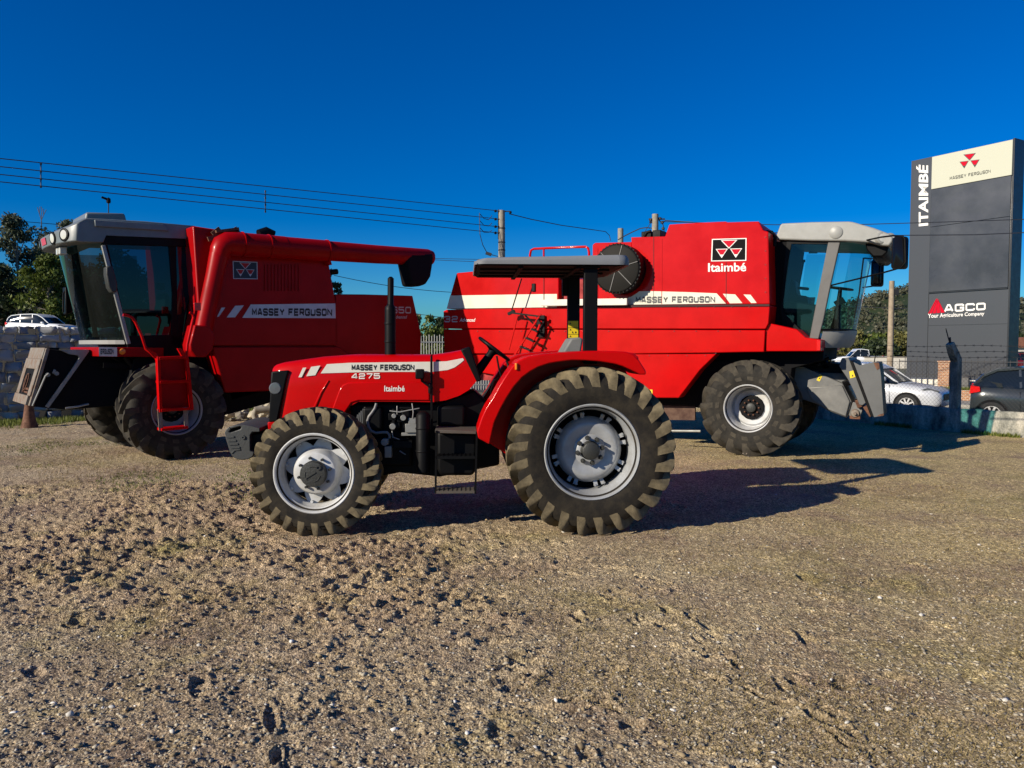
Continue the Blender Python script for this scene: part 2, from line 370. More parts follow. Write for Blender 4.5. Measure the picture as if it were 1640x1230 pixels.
# ---------------------------------------------------------------- wheels (outer face at y=0 facing -y, axle along y)
def tyre(parent, R, w, rr, nl, lh, mats, curve=0.45, fwd=-1, lw=0.045, ph=0.0, ext=1.0):
    mb = MB(); Rc = R - lh; rm = (rr + Rc) / 2
    prof = [(rr - .01, .14 * w), (rr + .012, .07 * w), (rr + .05, .025 * w), (rm, 0), (rm + .45 * (Rc - rm), .012 * w), (Rc - .055, .035 * w), (Rc - .018, .085 * w), (Rc, .20 * w), (Rc + .006, .5 * w)]
    prof = prof + [(r, w - h) for r, h in prof[-2::-1]]
    mb.lathe(prof, n=72)
    for sd in (-1, 1):
        for k in range(nl):
            p0 = 2 * math.pi * (k + (0.5 if sd > 0 else 0)) / nl + ph
            V = []
            for s, yy, rt, rb in ((0, -.015, 0, -.03), (.3, .16, 0, -.03), (.65, .33, -.002, -.035), (.88, .44, -.008, -.045), (.97, .48, -.020, -.07), (1.03, .497, -.045 * ext, -.09 * ext), (1.07, .496, -.080 * ext, -.105 * ext)):
                rt = rt * R / .7; rb = rb * R / .7
                ang = p0 + fwd * (s ** 1.25) * curve * w / R
                fl = 1.0 + 0.45 * max(0, s - .8) / .3
                hb, ht = lw * 0.74 * fl, lw * 0.32 * fl
                y = w / 2 + sd * yy * w
                for (rad, hw) in ((Rc + rb, -hb), (R + rt, -ht), (R + rt, ht), (Rc + rb, hb)):
                    a = ang + hw / R; V.append((rad * math.cos(a), y, rad * math.sin(a)))
            n = len(V) // 4; Fc = [(0, 1, 2, 3), (4 * n - 1, 4 * n - 2, 4 * n - 3, 4 * n - 4)]
            for i in range(n - 1):
                for j in range(3): Fc.append((4 * i + j, 4 * i + j + 1, 4 * i + 5 + j, 4 * i + 4 + j))
            mb.add(V, Fc, 1)
    return mb.build("tyre", mats, parent, smooth=38)
def rim_ring(parent, rr, w, m, deep=.9):
    mb = MB()
    mb.lathe([(rr + .028, .12 * w), (rr + .031, .05 * w), (rr + .022, .028 * w), (rr + .010, .040 * w), (rr + .003, .10 * w), (rr - .004, .15 * w), (rr - .020, .19 * w), (rr - .022, .33 * w),
              (rr - .036, .38 * w), (rr - .037, .66 * w), (rr - .022, .72 * w), (rr - .018, .90 * w), (rr + .01, .96 * w), (rr + .03, .9 * w), (rr - .01, .7 * w), (rr - .028, .6 * w), (rr - .028, .4 * w), (rr - .012, .3 * w), (rr + .012, .15 * w)], n=72, closed=True)
    return mb.build("rim", m, parent, smooth=40)
def bolts(mb, r, n, y0, y1, br, m=0, ph=0.0):
    for k in range(n):
        a = 2 * math.pi * k / n + ph; c = (r * math.cos(a), 0, r * math.sin(a))
        mb.lathe([(0.001, y0), (br * .8, y0), (br, y0 + .006), (br, y1)], c=c, n=8, m=m)
def wheel_bolts(parent, r, n, y0, y1, br, m, ph=0.0):
    o0 = None
    for k in range(n):
        a = 2 * math.pi * k / n + ph
        if o0 is None:
            mb = MB(); mb.lathe([(0.001, y0), (br * .8, y0), (br, y0 + .006), (br, y1), (br * 1.5, y1 + .001), (br * 1.5, y1 + .012)], n=8); o = o0 = mb.build("wheel_bolt", m, parent, smooth=40)
        else: o = o0.copy(); COL.objects.link(o)
        o.location = (r * math.cos(a), 0, r * math.sin(a))
def wheel_tractor_front(parent):
    R, w, rr = .601, .33, .345
    mb = MB(); n = 96; yd = .13
    rows = []
    for r, y in ((.10, .045), (.160, .045), (.188, .055), (.206, .085), (.218, .15), (.224, .175), (.229, .183), (1, .188), (2, .195), (2, .205), (.2, .22)):
        row = []
        for j in range(n + 1):
            a = 2 * math.pi * j / n; lob = .236 + (.322 - .236) * max(0, math.cos(8 * (a + .2)) * .5 + .5) ** .55
            q = lob if r == 1 else lob - .002 if r == 2 else r
            row.append((q * math.cos(a), y, q * math.sin(a)))
        rows.append(row)
    mb.grid(rows); bolts(mb, .297, 8, .160, .195, .016, ph=-.2 + math.pi * 0)
    wh = mb.build("wheel", "rim_white", parent, smooth=35)
    tyre(wh, R, w, rr, 24, .055, ["rubber_side", "rubber_tread"], lw=.037)
    rim_ring(wh, rr, w, "rim_white")
    hb = MB(); hb.lathe([(.001, -.035), (.075, -.035), (.112, -.030), (.120, -.018), (.120, .06), (.14, .065)], n=40)
    wheel_bolts(wh, .146, 8, .005, .045, .013, "hub_dark", ph=.25)
    hb.lathe([(.012, -.044), (.022, -.044), (.022, -.034)], c=(.055, 0, .062), n=14)
    for k in range(3):                                             # cast ribs on the cap
        a0 = 40 + 120 * k; hb.tube([(r0[0], -.036, r0[1]) for r0 in arc(0, 0, .07, a0, a0 + 70, 6)], .004, 5)
    hb.bar((-.06, -.037, -.035), (.03, -.037, .02), .012, .008)
    hub = hb.build("hub", "hub_dark", wh, smooth=40)
    return wh
def wheel_tractor_rear(parent):
    R, w, rr = .79, .47, .418
    mb = MB()
    prof = [(.001, .165), (.06, .165), (.105, .166), (.125, .180), (.15, .195), (.215, .178), (.245, .172), (.262, .178), (.285, .20), (.305, .235), (.315, .26), (.30, .275), (.1, .26)]
    mb.lathe(prof, n=64)
    for k in range(8):
        a = 2 * math.pi * k / 8 + .3
        for da in (-.10, .10):                                      # lugs joining disc and rim
            c, s_ = math.cos(a + da), math.sin(a + da); mb.bar((.300 * c, .245, .300 * s_), (.358 * c, .225, .358 * s_), .036, .014, up=(0, 1, 0))
    for k in range(8):
        a = 2 * math.pi * k / 8 + .3
        for da in (-.13, .13): mb.lathe([(.001, .2), (.011, .2), (.011, .24)], c=(.345 * math.cos(a + da), 0, .345 * math.sin(a + da)), n=7)
    wh = mb.build("wheel", "rim_grey", parent, smooth=35)
    tyre(wh, R, w, rr, 25, .066, ["rubber_side", "rubber_tread"], lw=.048, ph=.05)
    rim_ring(wh, rr, w, "rim_grey")
    hb = MB(); hb.lathe([(.001, .085), (.070, .085), (.080, .092), (.082, .16), (.10, .17)], n=36)
    wheel_bolts(wh, .118, 8, .105, .165, .016, "hub_dark", ph=.2)
    for k in range(0):
        a = 2 * math.pi * k / 4 + .1; hb.box(.225 * math.cos(a) - .009, .225 * math.cos(a) + .009, .170, .19, .225 * math.sin(a) - .009, .225 * math.sin(a) + .009)
    hb.build("hub", "hub_dark", wh, smooth=40)
    return wh
def wheel_combine(parent, R=.775, w=.56, rr=.355, nl=16, rim="rim_white", yd=.60):
    mb = MB()
    mb.lathe([(.001, yd * w), (rr * .78, yd * w), (rr * .86, yd * w + .03), (rr - .03, yd * w + .03), (rr - .03, yd * w + .045), (.001, yd * w + .04)], n=64)
    wh = mb.build("wheel", rim, parent, smooth=35)
    tyre(wh, R, w, rr, nl, .068, ["rubber_combine", "rubber_combine_tread"], lw=.075, curve=.62, ext=2.2)
    rim_ring(wh, rr, w, rim)
    hb = MB(); hb.lathe([(.001, yd * w - .10), (.055, yd * w - .10), (.072, yd * w - .09), (.076, yd * w - .07), (.080, yd * w)], n=32)
    hb.lathe([(.10, yd * w - .03), (.135, yd * w - .025), (.135, yd * w + .005)], n=32, m=1)
    wheel_bolts(wh, .122, 10, yd * w - .085, yd * w - .03, .013, "rust")
    hb.build("hub", ["hub_dark", "rust"], wh, smooth=40)
    return wh

# ================================================================ TRACTOR
T = Frame(0.712, 7.02, 3.5)
tr = thing("tractor", "red open tractor with grey canopy and front weights, nearest of the three machines", "tractor", (T.ox, T.oy, 0), T.a)
YC = 0.95
def xT(px, py, y): return T.at(px, py, y)
# wheels
RZ = .777
xr = T.at(949.5, 727, 0)[0]; xf = T.at(502, 763, .15)[0]
w0 = wheel_tractor_rear(tr); w0.location = (xr, 0, RZ)
w1 = copy_tree(w0, tr); w1.location = (xr, 2 * YC, RZ); w1.rotation_euler = (0, 0.1, math.pi)
FZ = .582
w2 = wheel_tractor_front(tr); w2.location = (xf, .15, FZ); w2.rotation_euler = (0, 0, R_(-3))
w3 = copy_tree(w2, tr); w3.location = (xf, 2 * YC - .15, FZ); w3.rotation_euler = (0, .1, math.pi - R_(3))
# bonnet
def loft(F, st, yc, parent, name, m, ny=None, smooth=40, yref=None):
    """st: (top px, bottom px, half width); side traced on the near plane yc - hw"""
    sec = ny or [(-1, 0), (-1, .3), (-1, .6), (-.995, .78), (-.965, .88), (-.90, .95), (-.76, .99), (-.4, 1.0), (.4, 1.0), (.76, .99), (.90, .95), (.965, .88), (.995, .78), (1, .6), (1, .3), (1, 0)]
    rows = []
    for t, b, hw in st:
        y = (yc - hw) if yref is None else yref
        tx, tz = F.at(t[0], t[1], y); bx, bz = F.at(b[0], b[1], y)
        rows.append([(bx + (tx - bx) * nz, yc + ny_ * hw, bz + (tz - bz) * nz) for ny_, nz in sec])
    mb = MB(); mb.grid(rows); n = len(sec)
    mb.f.append(list(range(n))); mb.m.append(0); mb.f.append(list(range((len(st) - 1) * n, len(st) * n))[::-1]); mb.m.append(0)
    return mb.build(name, m, parent, smooth=smooth)
HW = .34
hood = loft(T, [((436, 587), (433, 672), .26), ((440, 583.5), (437, 680), .29), ((450, 580.5), (443, 685), .315), ((473, 577), (456, 690), .33), ((514, 571.3), (500, 690), HW), ((545, 569), (540, 676), HW), ((556, 568.2), (552, 664), HW),
                ((563.6, 567.8), (560, 651), HW), ((578, 567.7), (574, 643.3), HW), ((613, 567.8), (613, 643), HW), ((660, 567.8), (660, 643.4), HW), ((688.8, 568), (688.8, 644), HW)], YC, tr, "hood", "red_paint")
ys = YC - HW
cowl = loft(T, [((692.5, 568), (692.5, 644), HW), ((708, 566), (714, 641), HW), ((721, 564), (736, 633.5), HW), ((731, 562), (751, 624.5), HW), ((739, 560.5), (763, 610.5), HW)], YC, tr, "cowl", "red_paint")
mb = MB(); mb.prism(T.pts([(737.5, 560), (752.5, 555), (771.5, 609.5), (763, 612)], ys), ys - .004, YC + HW + .004)
mb.build("dashboard", "black", tr, bevel=.012)
# raised flank panel and crease on the bonnet side
mb = MB(); mb.prism(T.pts([(530, 662), (543, 626), (549, 616.5), (558, 612.5), (600, 611.5), (688, 611), (688, 641.5), (574, 641.5), (563, 645), (553, 660), (548, 668)], ys), ys - .013, ys + .02)
mb.build("flank_panel", "red_paint", hood, bevel=.010, seg=3)
mb = MB(); mb.prism(T.pts([(500, 657), (513, 628), (525, 609.5), (527.5, 609), (516, 629), (504, 657)], ys), ys - .010, ys + .02)
mb.build("crease", "red_paint", hood, bevel=.005)
# grille
mb = MB(); mb.prism(T.pts([(434.6, 595), (462.5, 593), (459, 606), (444.3, 675), (430.6, 676.5), (432.5, 635)], ys), ys - .006, YC + HW + .006)
gr = mb.build("grille", "black", hood, bevel=.012)
mb = MB()
for k in range(9):
    y = ys + .06 + k * .07; a, b = T.at(434, 600, ys), T.at(431.5, 672, ys); mb.bar((a[0] - .006, y, a[1]), (b[0] - .006, y, b[1]), .012, .02)
mb.build("grille_bar", "black_gloss", gr)
mb = MB(); c = T.at(436, 622, ys); mb.lathe([(.001, -.012), (.05, -.010), (.06, 0), (.06, .02)], c=(c[0] + .03, ys - .004, c[1]), n=20)
mb.build("headlight", "headlamp", gr, smooth=40)
mb = MB(); mb.prism(T.pts([(428.3, 676.5), (437, 674.5), (444, 676), (441, 690), (429.5, 690)], ys), ys + .0, ys + .14)
mb.build("front_bumper", "red_paint", tr, bevel=.008)
# decals on the bonnet
decal(T, hood, [[(513.5, 598), (523.5, 583.2), (560, 581), (689, 579.3), (689, 595.8), (640, 595.5), (560, 596.5)], [(477.9, 604.3), (483.2, 604), (490.6, 588.6), (485, 589)], [(490.5, 602.6), (505, 601), (513, 585.4), (498.3, 587.4)]], ys - .0035, "white_paint")
decal(T, cowl, [[(692.3, 579.4), (715, 578.6), (741, 573.6), (743.3, 576.6), (737, 582), (728, 588.5), (717, 592.5), (692.3, 595.4)]], ys - .0035, "white_paint")
lettering(T, hood, "MASSEY FERGUSON", box_q(563, 584, 663.5, 593.6, -.6), ys - .006, "letter_black")
lettering(T, hood, "4275", box_q(563, 598, 608.5, 607, -.4), ys - .006, "letter_white", w=1.25, t=.2, gap=.5)
lettering(T, hood, "Itaimbé", box_q(615.5, 617.6, 648, 627), ys - .0165, "letter_white", stroke=False, bold=.016)
# exhaust
mb = MB(); b = T.p3(625, 568, .80); t1 = T.p3(625, 497, .80); t2 = T.p3(625.5, 491, .80); t3 = T.p3(625.8, 446, .80)
mb.tube([b - Vector((0, 0, .1)), t1, t1 + Vector((0, 0, .03)), t2 + Vector((0, 0, .02)), t3, t3 + Vector((.0, 0, .018))], [.055, .055, .053, .031, .031, .012], 18)
for zz in (.12, .3): mb.lathe([(.056, zz), (.0585, zz + .004), (.0585, zz + .016), (.056, zz + .02)], c=(b.x, b.y, b.z), axis='z', n=18)
mb.build("exhaust_pipe", "black", tr, smooth=40)
# lamp on bracket with black upright
mb = MB(); mb.bar(T.p3(691, 571, ys - .03), T.p3(691.5, 690, ys - .03), .022, .022)
mb.bar(T.p3(674, 609, ys - .05), T.p3(691, 622, ys - .04), .02); mb.tube([T.p3(688.5, 613, ys - .03), T.p3(689, 630, ys - .03)], .02, 8)
br = mb.build("lamp_bracket", "black", tr, bevel=.003)
mb = MB(); c = T.p3(672.5, 599, ys - .07); mb.box(c.x - .042, c.x + .042, c.y - .05, c.y + .05, c.z - .048, c.z + .048); mb.bar(c, T.p3(677, 612, ys - .05), .025)
mb.build("work_lamp", "black", br, bevel=.014)
# steering column, wheel and levers
a = T.p3(791.5, 559, YC); ax = (a - T.p3(765, 594, YC)).normalized()
mb = MB(); mb.tube([T.p3(760, 602, YC), T.p3(789, 562.5, YC)], [.05, .038], 12); mb.build("steering_column", "black", tr, smooth=40)
mb = MB(); u = Vector((0, 1, 0)); v = ax.cross(u).normalized(); ring = [a + (u * math.cos(t) + v * math.sin(t)) * .185 for t in [2 * math.pi * i / 40 for i in range(41)]]
mb.tube(ring, .017, 8, caps=False)
for t in (0.5, 2.6, 4.7): mb.bar(a - ax * .03, a + (u * math.cos(t) + v * math.sin(t)) * .185, .03, .014)
mb.tube([a - ax * .05, a + ax * .012], .045, 14)
mb.build("steering_wheel", "black", tr, smooth=45)
mb = MB(); mb.tube([T.p3(795.5, 570, .62), T.p3(799, 590, .62), T.p3(803.5, 606, .62)], .009, 8); mb.tube([T.p3(811, 577, .55), T.p3(814, 585, .55), T.p3(813, 600, .5)], .011, 8)
mb.tube([T.p3(787, 640, .55), T.p3(786, 625, .55), T.p3(791, 610, .55), T.p3(799, 605, .55)], .006, 6)
mb.build("lever", "black", tr, smooth=40)
# rear mudguards
outer = [(764, 692), (765, 687), (771, 669), (778, 654), (789, 637.5), (800, 617), (811, 600), (820, 587), (830, 577.5), (846, 571), (870, 567.3), (898, 565), (925, 563), (951, 562), (985, 562.2), (1003, 563.2), (1014, 567), (1024, 577), (1034.5, 594), (1035, 600)]
inner = [(1025, 600), (1010, 592), (998, 586.5), (984, 582.5), (960, 578.8), (935, 577), (915, 577), (902, 578.5), (880, 582), (862, 588), (848, 596), (836, 605), (823, 620), (812, 637), (802, 655), (792, 677), (786, 704), (784, 712), (766, 702)]
yF = .03
o2, i2 = T.pts(outer, yF), T.pts(inner, yF)
def mudguard():
    mb = MB(); mb.prism(o2 + i2, yF, yF + .50)
    t0, t1 = .52, .545
    innerpl = o2[:16] + [(o2[-1][0] - .05, o2[-1][1] - .05), (xr + .62, .70), (xr + .1, .62), (xr - .55, .55), (o2[0][0] + .03, o2[0][1] - .10)]
    mb.prism(innerpl, t0, t1)
    return mb.build("mudguard", "red_paint", tr, bevel=.014, seg=3)
mg = mudguard()
mg2 = copy_tree(mg, tr); mg2.scale = (1, -1, 1); mg2.location = (0, 2 * YC, 0)
mb = MB(); mb.prism(T.pts([(1003, 576), (1004, 566), (1012, 564.5), (1021, 572), (1021, 578)], .25), .2, .34); mb.build("tail_lamp_box", "red_paint", mg, bevel=.01)
mb = MB(); c = T.p3(826.5, 586, yF - .01); mb.box(c.x - .010, c.x + .010, c.y - .01, c.y + .03, c.z - .035, c.z + .025); mb.build("side_marker", "amber", mg, bevel=.004)
# canopy: shell with down-turned rim, dark pan beneath, two pillars
yn, yf = .30, 1.66
xa, za = T.at(760, 421.5, yn); xb, zb = T.at(1010.5, 427, yn); zl = za - .005
mb = MB(); NX, NY = 24, 16
def plan(u, v, ins):
    x0, x1 = xa + ins, xb - ins; y0, y1 = yn + ins, yf - ins
    return x0 + (x1 - x0) * u, y0 + (y1 - y0) * v
ztop = T.at(880, 404.5, yn)[1]
ring = []
def rrect(ins, rad, n=6):
    x0, x1, y0, y1 = xa + ins, xb - ins, yn + ins, yf - ins; P = []
    for cx, cy, a0 in ((x1 - rad, y0 + rad, -90), (x1 - rad, y1 - rad, 0), (x0 + rad, y1 - rad, 90), (x0 + rad, y0 + rad, 180)):
        P += [(cx + rad * math.cos(R_(a0 + 90 * i / n)), cy + rad * math.sin(R_(a0 + 90 * i / n))) for i in range(n + 1)]
    return P
xm = (xa + xb) / 2
rows = []
for ins, zz, rad in ((.012, zl + .012, .10), (.0, zl, .11), (-.003, zl + .03, .11), (.003, zl + .070, .11), (.022, zl + .095, .10), (.07, ztop - .012, .09), (.2, ztop, .06), (.5, ztop + .012, .03)):
    rows.append([(x, y, zz - (.045 if zz > zl + .05 else .0) * max(0, (xm - x) / (xm - xa)) ** 2 * 1.2) for x, y in rrect(ins, rad)])
n = len(rows[0]); rows = [r + [r[0]] for r in rows]
mb.grid(rows); k = len(rows) - 1; mb.f.append([k * (n + 1) + j for j in range(n)]); mb.m.append(0)
cn = mb.build("canopy", "grey_canopy", tr, smooth=45)
mb = MB(); mb.prism([(xa + .02, zl + .006), (xb - .02, zl + .006), (xb - .12, zl - .012), (xa + .05, zl - .012)], yn + .03, yf - .03)
for y in (.62, 1.0, 1.34): mb.box(xa + .06, xb - .15, y - .02, y + .02, zl - .03, zl - .005)
for x in (xm - .3, xm + .25): mb.box(x - .02, x + .02, yn + .05, yf - .05, zl - .034, zl - .005)
mb.build("canopy_shade_pan", "black_matt", cn)  # pan and ribs black: the underside's shade put into the colour
mb = MB(); px0, _ = T.at(935, 500, .40); px1, _ = T.at(956.6, 500, .40); zb_ = T.at(945, 566, .40)[1]
mb.box(px0, px1, .38, .47, zb_ - .1, zl); mb.build("pillar", "black", tr, bevel=.008)
mb = MB(); qx0, _ = T.at(909, 500, 1.48); qx1, _ = T.at(928, 500, 1.48)
mb.box(qx0, qx1, 1.45, 1.54, zb_ - .2, zl); fp = mb.build("pillar", "black", tr, bevel=.008)
dec = decal(T, fp, [[(910, 541), (926, 541), (926, 514), (910, 514)]], 1.4475, "yellow", "warning_sticker")
mb = MB()
for q in ([(912, 519), (915, 519), (913.5, 516)], [(912, 529), (915, 529), (913.5, 526.5)], [(912, 539.5), (915, 539.5), (913.5, 537)], [(916, 533), (918.5, 534.5), (917, 530)], [(920.5, 534), (923.5, 533), (922, 530)], [(910, 525.2), (926, 525.2), (926, 524.6), (910, 524.6)], [(910, 535.6), (926, 535.6), (926, 535.1), (910, 535.1)]):
    mb.poly([(x, 1.445, z) for x, z in T.pts(q, 1.4475)])
mb.build("warning_print", "letter_black", dec)
mb = MB(); mb.box(qx0 - .06, qx0, 1.46, 1.52, zl - .22, zl - .02); mb.build("pillar_bracket", "black", tr, bevel=.004); mb = MB(); mb.box(px0 - .02, px1 + .02, .36, .49, zl - .03, zl + .01); mb.build("pillar_bracket", "black", tr, bevel=.004)
# seat
mb = MB(); s0 = T.pts([(893, 580), (903, 562), (915, 541.5), (929, 540), (934, 543), (928, 580)], YC - .22)
mb.prism(s0, YC - .22, YC + .22); mb.prism(T.pts([(852, 590), (855, 578), (905, 575), (912, 592)], YC - .22), YC - .23, YC + .23)
mb.build("seat", "seat_grey", tr, bevel=.035, seg=3)
# footplate and steps
mb = MB(); f = T.at(697, 688, .30); g = T.at(763.5, 690, .30)
mb.prism([f, g, (g[0], g[1] - .03), (f[0], f[1] - .03)], .28, 1.0); mb.build("footplate", "footplate", tr, bevel=.004)
mb = MB()
for tp, bt in (((699, 689), (697.6, 789)), ((763.6, 691), (761.3, 790))): mb = MB(); mb.bar(T.p3(*tp, .29), T.p3(*bt, .29), .018, .05); mb.build("step_rail", "black", tr)
for y0 in (732.3, 787.5):
    mb = MB(); a = T.p3(698, y0, .29); b2 = T.p3(762.5, y0, .29); mb.box(a.x, b2.x, .265, .43, a.z - .014, a.z + .014)
    for k in range(9): mb.box(a.x + .02 + k * (b2.x - a.x - .05) / 8, a.x + .03 + k * (b2.x - a.x - .05) / 8, .26, .43, a.z + .014, a.z + .02)
    mb.build("step", "footplate" if y0 > 760 else "black", tr)
mb = MB(); mb.prism(T.pts([(700, 692), (764, 694), (763, 752), (757, 762), (705, 762), (700, 752)], .42), .42, .85); mb.build("fuel_tank", "black", tr, bevel=.03, seg=3)
mb = MB()
for xx in (724, 751): c = T.p3(xx, 692.5, .41); mb.lathe([(.001, -.01), (.011, -.01), (.014, 0), (.014, .02)], c=tuple(c), n=10)
mb.build("bolt", "chrome", tr, smooth=40)
mb = MB(); a = T.p3(677.5, 757, .45); b2 = T.p3(677.5, 662, .45); mb.tube([a, a + Vector((0, 0, .01)), b2 - Vector((0, 0, .02)), b2, b2 + Vector((0, 0, .02))], [.055, .068, .068, .055, .03], 20)
for zz in (.2, .42): mb.lathe([(.068, 0), (.071, .004), (.071, .014), (.068, .018)], c=(a.x, a.y, a.z + zz), axis='z', n=20)
mb.build("air_filter", "black", tr, smooth=40)
# engine, gearbox, axles
mb = MB(); mb.prism(T.pts([(560, 650), (572, 646), (700, 646), (760, 625), (775, 640), (800, 690), (800, 745), (705, 764), (640, 757), (600, 765), (575, 745)], .72), .72, 1.2)
mb.prism([(xr - .35, .55), (xr + .5, .55), (xr + .6, .8), (xr + .4, 1.0), (xr - .4, 1.0)], .6, 1.3)
mb.build("engine_block", "black", tr, bevel=.02)
for e in ((580, 652, 612, 690, .60), (640, 655, 662, 700, .64), (700, 650, 745, 684, .62), (600, 700, 660, 748, .66), (575, 700, 600, 740, .62)):
    a, b = T.at(e[0], e[3], e[4]), T.at(e[2], e[1], e[4]); mb = MB(); mb.box(a[0], b[0], e[4], e[4] + .2, a[1], b[1]); mb.build("engine_housing", "black", tr, bevel=.03, seg=3)
mb = MB(); mb.tube([(xr, .2, RZ), (xr, 1.7, RZ)], .13, 16); mb.bar((xf, .3, FZ), (xf, 1.6, FZ), .16, .18); mb.bar((xf - .1, YC, FZ + .2), (xf + 1.0, YC, FZ + .1), .45, .3)
mb.tube([(xf, .22, FZ), (xf, .36, FZ)], .11, 14)
mb.build("axle", "black", tr, smooth=40)
for x, y, z, r in ((xr, .44, RZ, .43), (xf, .40, FZ, .30)): mb = MB(); mb.tube([(x, y, z), (x, y + .06, z)], r, 40); mb.build("brake_drum", "black_matt", tr, smooth=40)
mb = MB()
for k in range(5): mb.bar(T.p3(569 + k * 3.6, 686, .62), T.p3(573 + k * 2.8, 652 + (4 - k) * 3, .62), .012)
mb.build("radiator_guard", "grey_plate", tr)
mb = MB(); mb.tube([T.p3(*p, .6) for p in ((603, 646), (600.5, 654), (595.8, 661), (591, 667), (588.6, 674), (590, 683), (594, 690), (602, 693.6), (612, 692.5), (620, 692.5), (623.5, 696), (624, 702))], .014, 8)
mb.build("hose", "hose_grey", tr, smooth=60)
random.seed(11)
mb = MB()
def ebox(x0, y0, x1, y1, y, th, m=0): 
    a, b = T.at(x0, y1, y), T.at(x1, y0, y); mb.box(a[0], b[0], y, y + th, a[1], b[1], m)
for e in ((649, 679, 667, 693, .56, .15, 1), (654, 670, 666, 679, .57, .1, 1), (643, 693, 667, 698, .58, .1, 1), (636, 664, 646, 676, .6, .1, 0), (622, 662, 634, 673, .6, .12, 0), (628, 655, 632, 690, .6, .04, 0), (640, 652, 660, 655, .6, .04, 0), (616, 715, 627, 733, .56, .12, 1), (613, 703, 622, 712, .56, .1, 1), (630, 706, 660, 718, .58, .18, 0), (600, 664, 612, 680, .64, .1, 0), (626, 676, 640, 686, .62, .1, 0)): ebox(*e)
for p in (((624, 658), (640, 660), (655, 657), (672, 654)), ((636, 650), (636, 664)), ((660, 646), (662, 660), (661, 670)), ((628, 690), (629, 700), (640, 704)), ((640, 722), (646, 726), (650, 728))): mb.tube([T.p3(*q, .57) for q in p], .007, 6, m=1)
for c, r_ in (((629, 683), .03), ((616, 708), .035), ((646, 669), .028), ((631, 666), .022)): mb.lathe([(.001, -.02), (r_, -.02), (r_, .03)], c=tuple(T.p3(*c, .57)), n=14, m=1)
mb.build("fuel_pump", ["black", "alu"], tr, bevel=.006)
# front weights: a rack of cast slabs
wo = T.pts([(359.5, 693), (361.5, 688), (367, 683.5), (378, 681), (390, 680.3), (403, 682.5), (416, 685.5), (416, 692), (404, 692), (400.5, 697), (400.5, 722), (407, 724), (405, 731), (397.5, 735.6), (388, 736.8), (379.5, 735.8), (372.5, 732), (368, 724), (361.5, 703)], .55)
sl = T.pts([(366.3, 691.5), (368.3, 693.2), (385, 687.4), (386.6, 684), (384.5, 682.9), (370, 686.6)], .55)
cut = wo[:3] + [sl[5]] + sl[:5][::1] + [sl[5]] + wo[2:]
W0 = None
for k in range(8):
    mb = MB(); mb.prism(cut, .55 + k * .102, .55 + k * .102 + .092)
    o = mb.build("front_weight", "grey_cast", tr, bevel=.008)
    if k == 0: W0 = o
mb = MB()
for a, b in (((364, 700), (375, 699.5)), ((365.5, 706), (378, 705.5)), ((367, 711.5), (381, 711)), ((369, 717), (384, 716.5))): mb.bar(T.p3(*a, .548), T.p3(*b, .548), .012, .016)
mb.tube([T.p3(*q, .549) for q in ((385, 720), (376, 721), (371, 726))], .008, 6)
mb.lathe([(.008, -.012), (.02, -.012), (.022, .0)], c=tuple(T.p3(389.5, 700.5, .55)), n=16)
mb.build("cast_rib", "grey_cast", W0, smooth=40)
mb = MB(); mb.prism(T.pts([(398, 697), (440, 690), (470, 690), (470, 715), (403, 722), (398, 720)], .6), .62, 1.32); mb.build("weight_carrier", "black", tr, bevel=.01)

# ================================================================ COMBINE facing right, side in the sun
G = Frame(3.707, 12.18, -29)
cr = thing("combine_harvester", "sunlit red combine harvester facing right, light grey cab roof, behind the open tractor", "combine harvester", (G.ox, G.oy, 0), G.a)
g0 = wheel_combine(cr); gx = G.at(1197, 655, 0)[0]; g0.location = (gx, 0.0, .765)
g1 = copy_tree(g0, cr); g1.location = (gx, 2.4, .765); g1.rotation_euler = (0, 0, math.pi)
g2 = copy_tree(g0, cr); g2.location = (gx - 3.45, .35, .60); g2.scale = (.76, .76, .76)
g3 = copy_tree(g2, cr); g3.location = (gx - 3.45, 2.6, .60); g3.rotation_euler = (0, 0, math.pi)
W = 2.9
ya, yb, yc_, yd_ = .10, .06, .07, .10       # upper side, ledge band, lower side, skirt
def gp(name, pts, y, y1, m="red_paint", bevel=.012, parent=None, seg=2):
    mb = MB(); mb.prism(G.pts(pts, y), y, y1); return mb.build(name, m, parent or cr, bevel=bevel, seg=seg)
up = gp("grain_tank", [(1011, 488), (1011, 381.5), (1010.5, 380), (1065, 378.6), (1072, 359.5), (1120, 356.6), (1162, 354.8), (1165, 356), (1215, 354.6), (1222.5, 369), (1230.5, 371), (1232.8, 487)], ya, W, bevel=.02)
gp("engine_hood", [(949, 488.4), (949, 392), (953, 389), (1011.5, 387.5), (1011.5, 488.4)], ya + .004, W - .1)
gp("rear_hood", [(714.8, 494.6), (731, 437.2), (757, 434.8), (880, 434), (895, 440), (895, 493)], ya + .006, W - .15, bevel=.02)
gp("side_recess", [(893, 489), (893, 447), (951, 447), (951, 489)], ya + .12, W - .2, "red_dull")
gp("rear_post", [(911, 489), (911, 440), (921, 440), (921, 489)], ya + .02, ya + .1, "red_paint")
gp("side_band", [(710.2, 526.0), (710, 498.4), (715, 496), (940, 492), (1233, 488.6), (1230.8, 518), (1226, 527)], yb, W)
lo = gp("side_panel", [(711.5, 566), (710.3, 527.6), (1225.6, 528.6), (1223.5, 563.6), (1190, 563.8), (1150, 564.8), (960, 567.2)], yc_, W)
gp("skirt", [(712, 572), (711.6, 568.4), (1147, 566.8), (1121, 592.5), (1087, 637.3), (1040, 637), (900, 634), (850, 622), (800, 602), (772, 597)], yd_, .4)
